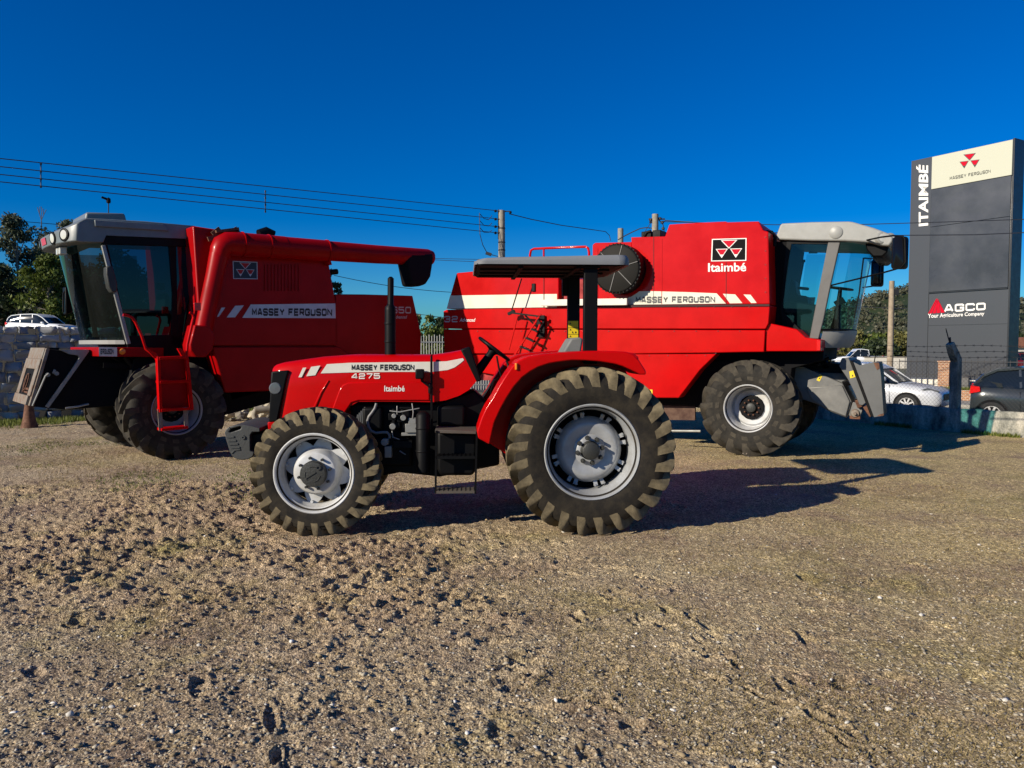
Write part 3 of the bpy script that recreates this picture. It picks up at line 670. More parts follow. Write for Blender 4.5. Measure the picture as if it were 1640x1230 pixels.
gp("skirt", [(712, 572), (711.6, 568.4), (1147, 566.8), (1121, 592.5), (1087, 637.3), (1040, 637), (900, 634), (850, 622), (800, 602), (772, 597)], W - .4, W - .1)
mb = MB(); mb.box(G.at(740, 560, .2)[0], G.at(1085, 560, .2)[0], .2, W - .2, G.at(900, 612, .2)[1], G.at(900, 500, .2)[1]); mb.build("body_core", "red_dull", cr)
# thin joints between panels
mb = MB()
for a, b in (((1047, 379.5), (1047, 487)), ((1163, 420), (1163, 487)), ((1046.5, 528), (1046.5, 566)), ((871, 436), (871, 493))):
    a3, b3 = G.p3(*a, ya), G.p3(*b, ya); mb.bar(a3 + Vector((0, -.0, 0)), b3, .007, .012)
a3, b3 = G.p3(965, 490.8, yb), G.p3(1232.5, 488.8, yb); mb.bar(a3 - Vector((0, .012, 0)), b3 - Vector((0, .012, 0)), .02, .03)
mb.build("panel_joint", "seam", cr)
mb = MB()
for a, b in (((957, 398), (957, 488)), ((716.5, 531), (717, 564)), ((1228, 375), (1229.5, 486)), ((1060, 382), (1060, 487))): mb.bar(G.p3(*a, ya - .001), G.p3(*b, ya - .001), .012, .008)
mb.build("panel_flange", "red_paint", cr)
bm_ = MB(); bm_.lathe([(.001, -.008), (.012, -.007), (.014, 0)], n=8); b0 = bm_.build("panel_bolt", "red_dull", cr, smooth=40)
for k, (px, py, yy) in enumerate([(730 + 35 * i, 530.5, yc_) for i in range(14)] + [(1060 + 28 * i, 491.8, yb) for i in range(6)] + [(1226, 380 + 22 * i, ya) for i in range(5)] + [(1010 + 30 * i, 569.5, yd_) for i in range(5)]):
    o = b0 if k == 0 else b0.copy()
    if k: COL.objects.link(o)
    o.location = G.p3(px, py, yy - .002)
# white stripe with slanted breaks
st = decal(G, cr, [[(1005, 477.6), (1012, 474.6), (1018, 470.8), (1024, 466.4), (1040, 466.2), (1100, 467.8), (1147.8, 469.8), (1162.6, 486.2), (1100, 486.9), (1005, 488)], [(1157.7, 470.5), (1177.5, 471.5), (1189, 485.5), (1169, 485.9)], [(1190.6, 471.5), (1202, 472), (1212, 485.2), (1203.0, 485.4)]], ya - .004, "cream")
decal(G, cr, [[(721, 473.3), (871, 471), (871, 492.2), (715.4, 494.3)], [(872, 471), (892, 470.8), (892, 492), (872, 492.2)]], ya + .002, "cream")
mb = MB(); mb.prism(G.pts([(866, 480), (998, 477.6), (1004, 477.6), (1004, 488.6), (998, 488.8), (866, 490)], -.05), -.05, -.0); mb.build("hand_rail", "white_paint", cr, bevel=.008)
lettering(G, cr, "MASSEY FERGUSON", box_q(1018, 475, 1145.5, 485.6, -.8), ya - .007, "letter_grey")
emblem(G, cr, [(1138.8, 418.6), (1195.2, 417.6), (1195.6, 381.2), (1140.2, 382.8)], ya - .004)
lettering(G, cr, "Itaimbé", box_q(1134, 421.5, 1195, 435.5, -1), ya - .005, "letter_white", stroke=False, bold=.02)
lettering(G, cr, "32", box_q(711.5, 506, 733, 516), yb - .003, "letter_silver", w=1.3, t=.18, gap=.6)
lettering(G, cr, "Advanced", box_q(736, 509.5, 761.5, 515.2), yb - .003, "letter_white", stroke=False, bold=.01, shear=.3)
decal(G, cr, [[(1039, 633), (1045, 633), (1045, 624), (1039, 624)]], yd_ - .004, "yellow", "warning_sticker")
# rotary radiator screen
c = G.p3(986.5, 430, -.22); rD = 39.3 * (12.18 - .1) / FPX * 1.02
mb = MB(); mb.lathe([(.001, 0), (rD - .02, 0), (rD, .012), (rD, .02)], c=tuple(c), n=56, m=1)
mb.lathe([(rD, .015), (rD + .025, .03), (rD + .025, .40)], c=tuple(c), n=56, m=0)
for k in range(6):
    a = k * math.pi / 3 + .25; mb.bar((c.x + .06 * math.cos(a), c.y - .004, c.z + .06 * math.sin(a)), (c.x + rD * math.cos(a), c.y - .004, c.z + rD * math.sin(a)), .012, .012, m=2)
for k in range(40):
    a = k * 2 * math.pi / 40; mb.bar((c.x + rD * math.cos(a), c.y + .03, c.z + rD * math.sin(a)), (c.x + (rD + .035) * math.cos(a), c.y + .03, c.z + (rD + .035) * math.sin(a)), .012, .03, m=0)
mb.build("radiator_screen", ["black", "screen_dark", "pillar_grey"], cr, smooth=40)
mb = MB(); mb.tube([G.p3(*p, .25) for p in ((848.5, 436), (849, 408), (850.5, 401), (855, 398.6), (900, 396.4), (938, 395.2), (942, 397.5), (943.5, 404), (943.5, 436))], .022, 10)
mb.tube([G.p3(871, 398, .25), G.p3(871, 436, .25)], .018, 8); mb.build("guard_rail", "red_paint", cr, smooth=50)
# folded rear ladder: rod, brackets and rungs standing off the side
mb = MB(); mb.tube([G.p3(835.5, 446, -.12), G.p3(819.5, 497, -.12)], .012, 8)
mb.bar(G.p3(814, 503, -.12), G.p3(824, 498, -.12), .05, .05); mb.bar(G.p3(819, 501, -.14), G.p3(866, 507, -.14), .03)
mb.bar(G.p3(866, 503, -.14), G.p3(822, 572, -.14), .03, m=1); mb.bar(G.p3(867, 514, -.14), G.p3(842, 577, -.14), .03, m=1)
mb.bar(G.p3(829, 506, -.14), G.p3(815, 560, -.14), .02, m=1)
for a, b in (((862, 512), (867, 519)), ((852, 527), (862, 531)), ((843, 541), (856, 547)), ((834, 555), (850, 561))): mb.bar(G.p3(*a, -.16), G.p3(*b, -.16), .09, .03, m=0)
mb.bar(G.p3(841, 505, -.10), G.p3(866, 530, -.02), .03, m=0); mb.bar(G.p3(866, 505, .02), G.p3(866, 540, .02), .16, .03, m=0)
mb.build("ladder", ["black", "red_paint"], cr)
mb = MB(); mb.box(*[v for v in (G.at(852, 461, ya)[0], G.at(857.5, 461, ya)[0])], ya - .02, ya + .02, G.at(855, 467, ya)[1], G.at(855, 454, ya)[1]); mb.build("latch", "black", cr, bevel=.008)
mb = MB()
for a in ((1030, 377, 1046, 371), (1048, 377.5, 1061, 369)): p, q = G.at(a[0], a[1], .6), G.at(a[2], a[3], .6); mb.box(p[0], q[0], .5, 1.2, p[1] - .1, q[1])
mb.tube([G.p3(1032, 379, .5), G.p3(1036, 372, .5), G.p3(1043, 370.5, .5)], .03, 8)
mb.build("engine_intake", "black", cr, bevel=.01); mb = MB(); mb.tube([G.p3(1222, 371, .5), G.p3(1236, 372, .5), G.p3(1242, 380, .5), G.p3(1240, 395, .5)], .03, 8)
mb.build("hydraulic_hose", "black", cr, smooth=50)
# chassis, axle, screens under the body
mb = MB(); mb.prism(G.pts([(1085, 640), (1150, 562), (1320, 556), (1318, 577), (1268, 590), (1262, 640), (1240, 665), (1085, 650)], .55), .55, 2.4)
mb.tube([(gx, .3, .765), (gx, 2.6, .765)], .2, 14); mb.bar((gx - 3.45, .4, .6), (gx - 3.45, 2.5, .6), .2, .25); mb.box(gx - 3.6, gx, .5, 2.4, .72, 1.5)
mb.build("chassis", "black_matt", cr, bevel=.01)
gp("side_screen", [(1040, 672), (1040, 645), (1113, 648), (1113, 673)], .5, .56, "mesh_brown", 0)
mb = MB(); mb.tube([G.p3(1060, 690, .3), G.p3(1122, 690.5, .3)], .022, 10); mb.build("cross_pipe", "alu", cr, smooth=40)
random.seed(5)
mb = MB()
for k in range(16):
    a = G.p3(1225 + random.random() * 90, 566 + random.random() * 22, .6 + random.random() * .5); b = G.p3(1225 + random.random() * 110, 566 + random.random() * 20, .6 + random.random() * .5)
    mb.tube([a, (a + b) / 2 + Vector((0, 0, -.06)), b], .012 + .008 * random.random(), 6)
mb.build("hydraulic_hose", "black", cr, smooth=60)
# ---- cab
y1, y2 = .62, 2.3
gp("step_platform", [(1227, 562.6), (1226, 530), (1228, 519), (1234, 518), (1276, 527.5), (1290, 540.5), (1313.6, 544), (1313.6, 562.6)], .12, 2.8, bevel=.012)
mb = MB(); p, q = G.at(1308, 561.5, .12), G.at(1313.8, 545, .12); mb.box(p[0], q[0] + .004, .11, .3, p[1], q[1]); mb.build("front_lamp", "red_lens", cr, bevel=.004)
roof_o = [(1242.6, 383.5), (1243, 377), (1249.5, 359.5), (1253, 357.6), (1300, 355.4), (1359, 354.4), (1366, 355.3), (1400, 365), (1424, 374), (1430, 380), (1430, 386), (1424, 394), (1410, 393), (1394, 388.5), (1384, 387.6), (1353, 386), (1300, 385.6)]
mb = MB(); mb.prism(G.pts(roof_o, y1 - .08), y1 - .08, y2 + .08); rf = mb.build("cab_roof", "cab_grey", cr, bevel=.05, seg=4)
mb = MB(); mb.prism(G.pts([(1386, 389), (1424, 393.5), (1421, 404), (1413, 411), (1398, 411), (1388, 400)], y1 + .05), y1 + .05, y2 - .05); mb.build("roof_underside", "black", rf, bevel=.02)
c = G.p3(1338.7, 372, y1 - .08); mb = MB(); mb.lathe([(.001, -.022), (.085, -.022), (.1, -.01), (.1, .01)], c=tuple(c), n=28); mb.build("roof_cap", "cab_grey", rf, smooth=40)
for (px, py, yy) in ((1413, 381, y1 - .07), (1426, 383, y1 + .12)):
    c = G.p3(px, py, yy); mb = MB(); d = Vector((.55, -.8, .05)).normalized(); e = c - d * .05
    mb.tube([e, c + d * .005, c + d * .018], [.10, .095, .075], 20, m=1); mb.tube([c + d * .017, c + d * .022], [.07, .03], 20, m=0); mb.build("roof_lamp", ["lamp_glass", "cab_grey"], rf, smooth=40)
gp("cab_rear_wall", [(1233.5, 388), (1263, 386), (1262, 392), (1250, 487), (1256, 524), (1232, 519.5)], y1, y2, "black_matt")
gp("cab_pillar", [(1326.5, 386), (1346, 386), (1330, 458), (1319, 512), (1311, 543), (1296, 542)], y1 - .02, y1 + .06, "pillar_grey")
gp("cab_pillar", [(1326.5, 386), (1346, 386), (1330, 458), (1319, 512), (1311, 543), (1296, 542)], y2 - .06, y2 + .02, "pillar_grey")
gp("door_frame", [(1260, 386), (1330, 386), (1329, 391), (1267.5, 390.6), (1262, 420), (1254, 487), (1254, 500), (1290, 536), (1297, 542), (1280, 532), (1253, 524), (1249, 487)], y1 - .01, y1 + .04, "black", .003)
mb = MB(); mb.poly([(x, y1 + .01, z) for x, z in G.pts([(1267, 390), (1326, 390), (1312, 452), (1297, 541), (1284, 532), (1256, 505), (1254, 487)], y1)]); mb.build("door_glass", "glass_teal", cr)
mb = MB(); pl = G.pts([(1267, 390), (1326, 390), (1312, 452), (1297, 541), (1284, 532), (1256, 505), (1254, 487)], y1); mb.poly([(x, y2 - .01, z) for x, z in pl]); mb.build("door_glass", "glass_teal", cr)
def windshield(F, top, bot, ya_, yb_, bulge_t, bulge_b, sgn, m, parent, n=20, mm=8):
    tx, tz = F.at(*top, ya_); bx, bz = F.at(*bot, ya_); rows = []
    for i in range(mm + 1):
        v = i / mm; row = []
        for j in range(n + 1):
            u = j / n; k = (1 - abs(2 * u - 1) ** 2.6) ** .9
            row.append((bx + (tx - bx) * v + sgn * (bulge_b + (bulge_t - bulge_b) * v) * k, ya_ + (yb_ - ya_) * u, bz + (tz - bz) * v))
        rows.append(row)
    mb = MB(); mb.grid(rows); return mb.build("windshield", m, parent, smooth=60), rows
ws, rows = windshield(G, (1345, 386), (1316, 528), y1, y2, .43, .42, 1, "glass_teal", cr)
# lower curved nose under the windshield
mb = MB(); x0, z0 = G.at(1313, 557, y1); rr = []
for zz, ins in ((rows[0][0][2] + .005, 0), (rows[0][0][2] - .03, .0), (z0 + .08, .04), (z0, .10)):
    rr.append([(p[0] - ins + (.015), p[1] + (.02 if p[1] < 1 else 0), zz) for p in rows[0]])
mb.grid(rr); mb.f.append([3 * 21 + j for j in range(21)]); mb.m.append(0); mb.f.append([j for j in range(21)]); mb.m.append(0)
mb.build("cab_nose", "cab_grey", cr, smooth=50)
mb = MB()
for r_ in (0, 8): mb.tube([Vector(p) + Vector((.0, 0, .0)) for p in rows[r_]], .018, 6)
mb.build("windshield_frame", "black", cr, smooth=60)
# inside the cab
mb = MB(); mb.box(*[v for v in (G.at(1256, 500, y1)[0], G.at(1318, 500, y1)[0])], y1 + .05, y2 - .05, G.at(1300, 543, y1)[1] - .1, G.at(1300, 541, y1)[1])
mb.prism(G.pts([(1254, 528), (1252, 486), (1278, 484), (1309, 488), (1298, 541), (1280, 532)], y1 + .12), y1 + .12, y1 + .55); mb.build("cab_console", "black", cr, bevel=.02)
mb = MB(); yy = 1.3
mb.prism(G.pts([(1254, 510), (1257, 452), (1264, 445), (1271, 449), (1276, 472), (1292, 474), (1294, 484), (1290, 512)], yy), yy, yy + .5); mb.bar(G.p3(1277, 461, yy - .04), G.p3(1296, 463, yy - .04), .07, .05); mb.build("driver_seat", "black", cr, bevel=.03)
mb = MB(); cc = G.p3(1346, 462, 1.46); mb.tube([G.p3(1338, 530, 1.46), G.p3(1341, 505, 1.46), cc], [.09, .05, .03], 12)
mb.tube([cc + Vector((.19 * math.cos(t), .19 * math.sin(t), -.03 * math.cos(t))) for t in [2 * math.pi * i / 30 for i in range(31)]], .016, 8, caps=False); mb.bar(cc - Vector((.18, 0, -.02)), cc + Vector((.18, 0, -.02)), .03, .02)
mb.bar(G.p3(1338, 488, 1.46), G.p3(1352, 480, 1.46), .14, .10); mb.build("steering_column", "black", cr, smooth=45)
mb = MB(); mb.tube([G.p3(1279, 462, 2.0), G.p3(1287, 420, 2.0)], .012, 6); mb.tube([G.p3(1287, 420, 2.0), G.p3(1287, 416, 2.0)], .03, 8); mb.build("gear_lever", "black", cr, smooth=45)
mb = MB(); mb.poly([(x, y2 - .03, z) for x, z in G.pts([(1297, 397), (1311, 396.5), (1309, 406), (1295, 406)], y2 - .03)]); mb.poly([(x, y2 - .03, z) for x, z in G.pts([(1288, 476), (1306, 476), (1304, 488), (1286, 488)], y2 - .03)]); mb.build("window_sticker", "white_paint", cr)
# mirrors on tube arms
def mirror(cpx, cpy, yy, w, h, arms, ry):
    mb = MB()
    for a in arms: mb.tube([G.p3(p[0], p[1], p[2]) for p in a], .013, 7)
    am = mb.build("mirror_arm", "black", cr, smooth=50)
    c = G.p3(cpx, cpy, yy); mb = MB(); P = []
    for cx_, cz_, a0 in ((w / 2 - .05, h / 2 - .05, 0), (-w / 2 + .05, h / 2 - .05, 90), (-w / 2 + .05, -h / 2 + .05, 180), (w / 2 - .05, -h / 2 + .05, 270)): P += arc(cx_, cz_, .05, a0, a0 + 90, 4)
    rows_ = []
    for dy, s_ in ((0, .95), (.01, 1.0), (.05, .98), (.085, .8), (.095, .5)): rows_.append([(dy * -1, p[0] * s_, p[1] * s_) for p in P + [P[0]]])
    mat_ = Matrix.Rotation(ry, 4, 'Z'); rows_ = [[tuple(mat_ @ Vector(p) + c) for p in r] for r in rows_]
    mb.grid(rows_); k = len(P); mb.f.append(list(range(k))[::-1]); mb.m.append(0); mb.f.append([4 * (k + 1) + j for j in range(k)]); mb.m.append(0)
    return mb.build("mirror", "black_gloss", am, smooth=45)
mirror(1442.5, 405, -.25, .22, .46, [[(1384, 385.5, y1), (1410, 380, .2), (1430, 377.5, -.1), (1446, 378.5, -.25), (1449.5, 382, -.25), (1450.5, 420, -.25), (1443, 428.5, -.25), (1415, 436.5, 0), (1331, 457, y1)]], R_(-75 + 10))
mirror(1406.3, 437, 2.9, .22, .50, [[(1384, 413.5, y2), (1398, 414.5, 2.7), (1411, 416, 2.9), (1413, 420, 2.9), (1413, 452, 2.9), (1409, 456.5, 2.9), (1396, 458.5, 2.6), (1382, 460.5, 2.3)], [(1383, 413, 2.2), (1376, 470, 2.2), (1368, 510, 2.2)]], R_(-60))
# ---- feeder house and header adapter
yf0, yf1 = .95, 2.1
fh = gp("feeder_house", [(1259, 597), (1264, 587), (1286, 587), (1307, 596), (1349.5, 614), (1364, 643), (1361, 655), (1356, 669), (1327.6, 658), (1308, 647), (1286, 640), (1262, 625)], yf0, yf1, "grey_metal", .01)
mb = MB(); r1 = G.pts([(1256, 600), (1290, 617.5), (1349, 615), (1362, 641), (1355, 668), (1327, 657.5), (1290, 640), (1258, 632)], yf0); r2 = G.pts([(1264, 588), (1287, 588), (1307, 596.4), (1349, 613.8)], yf0)
mb.prism(G.pts([(1291, 620.5), (1349, 616.8), (1361.5, 643), (1355, 667), (1328, 656.5), (1311, 647.5), (1300, 640)], yf0), yf0 - .035, yf0 + .02); mb.build("feeder_side", "grey_metal", fh, bevel=.012)
gp("feeder_top", [(1307, 597), (1351, 598), (1361, 609), (1348, 613.5)], yf0 + .12, yf1 - .1, "grey_plate", .006)
gp("feeder_hood", [(1290, 588), (1293, 576), (1350, 584), (1350, 600), (1310, 597)], yf0 + .25, yf1, "black", .01)
ad = gp("header_adapter", [(1343.4, 586), (1348, 573.5), (1359, 573), (1361.5, 578.5), (1387, 645), (1381, 649.5), (1376, 648), (1369, 630), (1359, 609)], yf0 - .22, yf1 - .1, "grey_plate", .008)
gp("adapter_edge", [(1360.5, 577), (1366.3, 579), (1400, 667.5), (1394.5, 667)], yf0 - .27, yf1 - .15, "black", .006)
gp("adapter_plate", [(1367, 579.8), (1377, 585), (1399, 580.2), (1408, 580.5), (1411, 600), (1415.6, 666), (1399.8, 668.3)], yf0 - .29, yf0 - .26, "grey_plate", .004)
mb = MB()
pl = G.pts([(1399, 580.2), (1408, 580.5), (1411, 600), (1415.6, 666), (1411, 667)], yf0 - .28); mb.prism(pl, yf0 - .28, yf0 + .5); mb.build("adapter_frame", "black", ad, bevel=.006)
decal(G, ad, [[(1399.2, 581), (1407.6, 581), (1409, 590), (1405, 593), (1402, 588)], [(1404, 666.8), (1415.3, 665.6), (1415.0, 662), (1409, 663.5)]], yf0 - .293, "rust", "rust_patch")
gp("pivot_plate", [(1366, 644), (1374, 645), (1381, 658), (1376.5, 668.5), (1362, 668.5), (1359.5, 664)], yf0 - .06, yf0 - .03, "grey_metal", .005)
c = G.p3(1369.5, 662.3, yf0 - .09); mb = MB(); mb.lathe([(.001, -.05), (.022, -.05), (.024, -.01), (.055, -.005), (.07, .02), (.07, .06)], c=tuple(c), n=24); bolts(mb, .055, 6, 0, .02, .012)
mb.build("pivot_hub", "rusty_tan", cr, smooth=40)
mb = MB(); mb.bar(G.p3(1361, 668, yf0 - .04), G.p3(1378, 669, yf0 - .04), .07, .05); mb.bar(G.p3(1386, 650, yf0 - .2), G.p3(1397, 666, yf0 - .2), .06, .08); mb.bar(G.p3(1374, 640, yf0 - .1), G.p3(1379, 652, yf0 - .1), .05, .1); mb.build("pivot_bracket", "rust", cr, bevel=.006)
decal(G, fh, [[(1307.6, 608.8), (1312.5, 611), (1317.4, 601.5), (1313, 599.5)]], yf0 - .004, "yellow", "warning_sticker")
decal(G, ad, [[(1361.5, 606), (1370, 603.8), (1366.5, 593.2), (1360, 595)]], yf0 - .225, "yellow", "warning_sticker")
mb = MB()
for q in ([(1311, 606.5), (1313, 607.3), (1314, 604)],): mb.poly([(x, yf0 - .007, z) for x, z in G.pts(q, yf0 - .007)])
mb.poly([(x, yf0 - .229, z) for x, z in G.pts([(1364, 603), (1367, 602.5), (1365.5, 599.5)], yf0 - .225)])
mb.build("warning_print", "letter_black", ad)
mb = MB(); mb.tube([G.p3(1400, 581, yf0), G.p3(1402, 570, yf0 - .05), G.p3(1406.5, 558, yf0 - .1)], .008, 5); mb.tube([G.p3(1312, 560, 1.4), G.p3(1318, 575, 1.3), G.p3(1324, 590, 1.2)], .05, 8)
for k in range(5): mb.tube([G.p3(1349 + 2 * k, 611 - k, yf0 - .05), G.p3(1353 + 2 * k, 617, yf0 - .08), G.p3(1358 + k, 612 + k, yf0 - .1)], .01, 5)
mb.build("hydraulic_hose", "black", cr, smooth=60)

# ================================================================ COMBINE facing left, its side in shade
H = Frame(-5.146, 11.85, 41)
cl = thing("combine_harvester", "red combine harvester facing left towards the stone wall, shaded side with unloading tube", "combine harvester", (H.ox, H.oy, 0), H.a)
def hp(name, pts, y, y1, m="red_paint_shaded", bevel=.012, parent=None, seg=2):
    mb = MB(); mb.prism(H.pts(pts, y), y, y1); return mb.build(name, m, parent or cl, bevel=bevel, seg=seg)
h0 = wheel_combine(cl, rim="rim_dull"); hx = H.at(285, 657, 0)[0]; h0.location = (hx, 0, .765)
h1 = copy_tree(h0, cl); h1.location = (hx, 2.75, .765); h1.rotation_euler = (0, .1, math.pi)
h2 = copy_tree(h0, cl); h2.location = (hx + 3.6, .35, .60); h2.scale = (.76, .76, .76)
h3 = copy_tree(h2, cl); h3.location = (hx + 3.6, 2.4, .60); h3.rotation_euler = (0, 0, math.pi)
WL = 2.65
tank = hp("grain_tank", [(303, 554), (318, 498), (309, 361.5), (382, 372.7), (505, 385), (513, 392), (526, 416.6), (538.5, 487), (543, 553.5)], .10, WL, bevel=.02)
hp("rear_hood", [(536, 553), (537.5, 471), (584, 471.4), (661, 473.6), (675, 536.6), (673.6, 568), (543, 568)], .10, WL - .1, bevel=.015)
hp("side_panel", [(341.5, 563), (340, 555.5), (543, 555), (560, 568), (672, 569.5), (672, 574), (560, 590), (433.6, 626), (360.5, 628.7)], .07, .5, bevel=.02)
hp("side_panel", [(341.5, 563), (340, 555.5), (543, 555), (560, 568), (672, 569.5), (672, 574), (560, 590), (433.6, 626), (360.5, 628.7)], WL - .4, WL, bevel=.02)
mb = MB(); mb.box(H.at(350, 555, .2)[0], H.at(660, 555, .2)[0], .16, WL - .2, H.at(340, 566, .1)[1] - .25, H.at(340, 548, .1)[1] + .1); mb.build("body_core", "red_dull", cl)
mb = MB()
for k in range(11): mb.bar(H.p3(425 + k * 5.4, 424, .09), H.p3(425 + k * 5.4, 466, .09), .02, .012)
mb.build("louvre", "red_paint_shaded", tank)
decal(H, tank, [[(401.5, 487.7), (537, 486), (537.5, 509.6), (388, 509)], [(376.6, 489.8), (390.6, 489), (376.6, 508.2), (363, 508.4)], [(354.8, 492.7), (360.8, 492.5), (350.5, 507.2), (347.5, 507.4)]], .096, "silver_decal")
lettering(H, tank, "MASSEY FERGUSON", box_q(403.5, 493.6, 532, 505.8, .5), .093, "letter_black", t=.27)
emblem(H, tank, [(373.6, 446.6), (412.5, 447.2), (412.2, 419.6), (372.8, 418)], .096, ("silver_decal", "logo_dark_blue", "red_dull"))
lettering(H, cl, "5650", box_q(617, 491, 658, 501.5, .5), .096, "letter_silver", w=1.2, t=.17, gap=.5)
lettering(H, cl, "Advanced", box_q(630, 505, 652, 510.3), .096, "letter_silver", stroke=False, bold=.01, shear=.3)
# unloading tube: slanting riser, elbow, long tube, rubber spout
mb = MB(); mb.tube([H.p3(320, 560, -.1), H.p3(327, 522, -.1), H.p3(344, 440, -.1), H.p3(351, 408, -.1)], [.15, .135, .135, .15], 24); mb.build("riser_tube", "red_paint_shaded", cl, smooth=50)
mb = MB(); mb.tube([H.p3(*p, -.1) for p in ((351, 412), (353.5, 401), (357, 394), (364, 390.5), (376, 390.8), (388, 391.6), (455, 396.6))], [.15, .165, .178, .186, .19, .19, .186], 26)
mb.tube([H.p3(*p, -.1) for p in ((452, 396.4), (523, 401.8))], .182, 26); mb.tube([H.p3(*p, -.1) for p in ((521, 401.6), (600, 407.2), (684, 412.2), (691, 412.8))], [.172, .166, .158, .13], 26)
for px, py, r_ in ((388, 391.6, .205), (430, 394.7, .198), (523, 401.8, .194)):
    a, b = H.p3(px - 1, py, -.1), H.p3(px + 1, py + .1, -.1); mb.tube([a, b], r_, 26)
ut = mb.build("unloading_tube", "red_paint_shaded", cl, smooth=50)
mb = MB(); mb.prism(H.pts([(650, 420), (656, 404.5), (693.5, 405.5), (694.5, 413), (689.7, 443), (682, 455.5), (672, 458.5), (658, 458)], -.24), -.26, .08); mb.build("spout", "black_matt", ut, bevel=.05, seg=3)
mb = MB(); 
for a, b in (((333, 383), (383, 369)), ((340, 375), (352, 366)), ((352, 381), (380, 366))): mb.bar(H.p3(*a, -.02), H.p3(*b, -.02), .03, .07)
mb.bar(H.p3(345, 371, -.05), H.p3(381, 366.5, -.05), .1, .04); mb.build("tube_bracket", "rust", cl); mb = MB(); mb.tube([H.p3(415, 376, .5), H.p3(427, 371.5, .5), H.p3(437, 377, .5)], .09, 10)
mb.build("tube_cover", "black", cl, smooth=50)
hp("tube_rest", [(524, 417), (529, 414), (532, 424), (527, 425)], -.02, .12, "red_paint_shaded", .004)
mb = MB(); mb.tube([H.p3(529, 436, .3), H.p3(540, 435, .3)], .05, 10); mb.build("rear_lamp", "black", cl, smooth=40)
mb = MB(); p = H.p3(316.5, 491, -.28); mb.box(p.x - .05, p.x + .05, p.y, p.y + .03, p.z - .06, p.z + .06); mb.build("reflector", "red_lens", cl, bevel=.004)
hp("riser_base", [(304, 552), (312, 520), (336, 522), (345, 540), (341, 560), (330, 572), (314, 572), (305, 562)], -.25, .1, "red_paint_shaded", .02)
# chassis
mb = MB(); mb.prism(H.pts([(215, 575), (240, 560), (350, 560), (372, 640), (433, 622), (433, 645), (350, 668), (230, 660), (205, 620)], .62), .62, 2.3)
mb.tube([(hx, .3, .765), (hx, 2.5, .765)], .2, 14); mb.bar((hx + 3.6, .4, .6), (hx + 3.6, 2.3, .6), .2, .25); mb.box(hx, hx + 3.8, .55, 2.2, .98, 1.5)
mb.build("chassis", "black_matt", cl, bevel=.01)
# ---- cab
c1, c2 = .50, 2.30
rl = [(83, 395), (68.5, 381.5), (70, 377), (84, 367.5), (111, 355), (131.5, 350.3), (149.4, 351.7), (200, 355.5), (309, 362.5), (322, 384), (240, 378.5), (166, 377), (165, 385.5), (119, 386.8)]
FR = (166, 385.5)
# roof: front lobe rounded across, lofted from the cab's near side to its far side
rx = lambda p: H.at(*p, c1)
mb = MB(); rows = []
tx0, tz0 = rx((166, 377)); prof = [rx(p) for p in ((324, 384), (311, 363), (270, 360), (200, 356), (150, 352.5))]; xF = rx((158, 386))[0]
zT = rx((150, 352.5))[1]; zB = rx((164, 386))[1]
NB = 30
def roof_ring(u):
    y = c1 - .06 + (c2 + .12 - c1) * u; e = max(0, 1 - abs(2 * u - 1) ** 2.4) ** .8
    xb, zb2, zr = rx((324, 384))[0], rx((324, 384))[1], rx((311, 362.5))[1]
    def L(a, b): return a + (b - a) * e
    cX, cZ = H.at(131, 350, .5); tX, tZ = H.at(69, 380, 1.4); bX, bZ = H.at(84, 395, 1.2); sX, sZ = H.at(119, 387, .5); aX, aZ = H.at(166, 386, .5)
    return [(xb, y, zb2), (xb + .01, y, zb2 + .06), (xb - .08, y, zr - .03), (xb - .14, y, zr + .04 * e), (-.3, y, zr - .01 + .06 * e), (cX + .22, y, cZ + .012 + .05 * e), (cX + .05, y, cZ + .002 + .035 * e), (L(cX, tX + .30), y, L(cZ - .025, tZ + .17)), (L(cX - .05, tX + .10), y, L(cZ - .06, tZ + .07)), (L(cX - .075, tX), y, L(cZ - .095, tZ)),
            (L(sX + .01, bX - .06), y, L(sZ + .01, bZ)), (L(sX + .06, bX + .06), y, L(sZ - .005, bZ - .01)), (aX - .015, y, aZ - .03), (aX + .02, y, aZ + .08)]
for j in range(NB + 1): rows.append(roof_ring(j / NB))
rows = [r + [r[0]] for r in rows]; mb.grid(rows); mb.f.append(list(range(14))); mb.m.append(0); mb.f.append([NB * 15 + j for j in range(14)]); mb.m.append(0)
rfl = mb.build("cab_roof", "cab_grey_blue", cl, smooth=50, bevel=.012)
mb = MB(); q = [rx(p) for p in ((149, 353), (259, 360.5), (268, 371), (150, 363.5))]; mb.prism(q, c1 - .10, c1 - .02); mb.build("roof_rail", "cab_grey_blue", rfl, bevel=.008)
mb = MB(); q0 = [H.at(*p, 1.0) for p in ((136, 354), (138, 339.5), (200, 341.5), (204, 356))]
mb.prism(q0, 1.0, 1.9); mb.prism([(x - .03 if i < 2 else x + .03, z - .12) for i, (x, z) in enumerate(q0)], .93, 1.97)
mb.build("roof_vent", "cab_grey_blue", rfl, bevel=.03, seg=3)
mb = MB(); b = H.p3(173.6, 341, 1.4); t = H.p3(173.8, 322, 1.4); mb.tube([b - Vector((0, 0, .1)), t], .008, 6); mb.lathe([(.001, .06), (.03, .04), (.035, 0), (.03, -.03), (.001, -.04)], c=tuple(t), axis='z', n=14); mb.bar(t + Vector((.0, 0, .02)), t + Vector((-.1, 0, .05)), .03)
mb.build("beacon", "black", rfl, smooth=50)
def front_pt(u, zrel): 
    P = roof_ring(u); a, b2 = Vector(P[9]), Vector(P[10]); return a.lerp(b2, zrel)
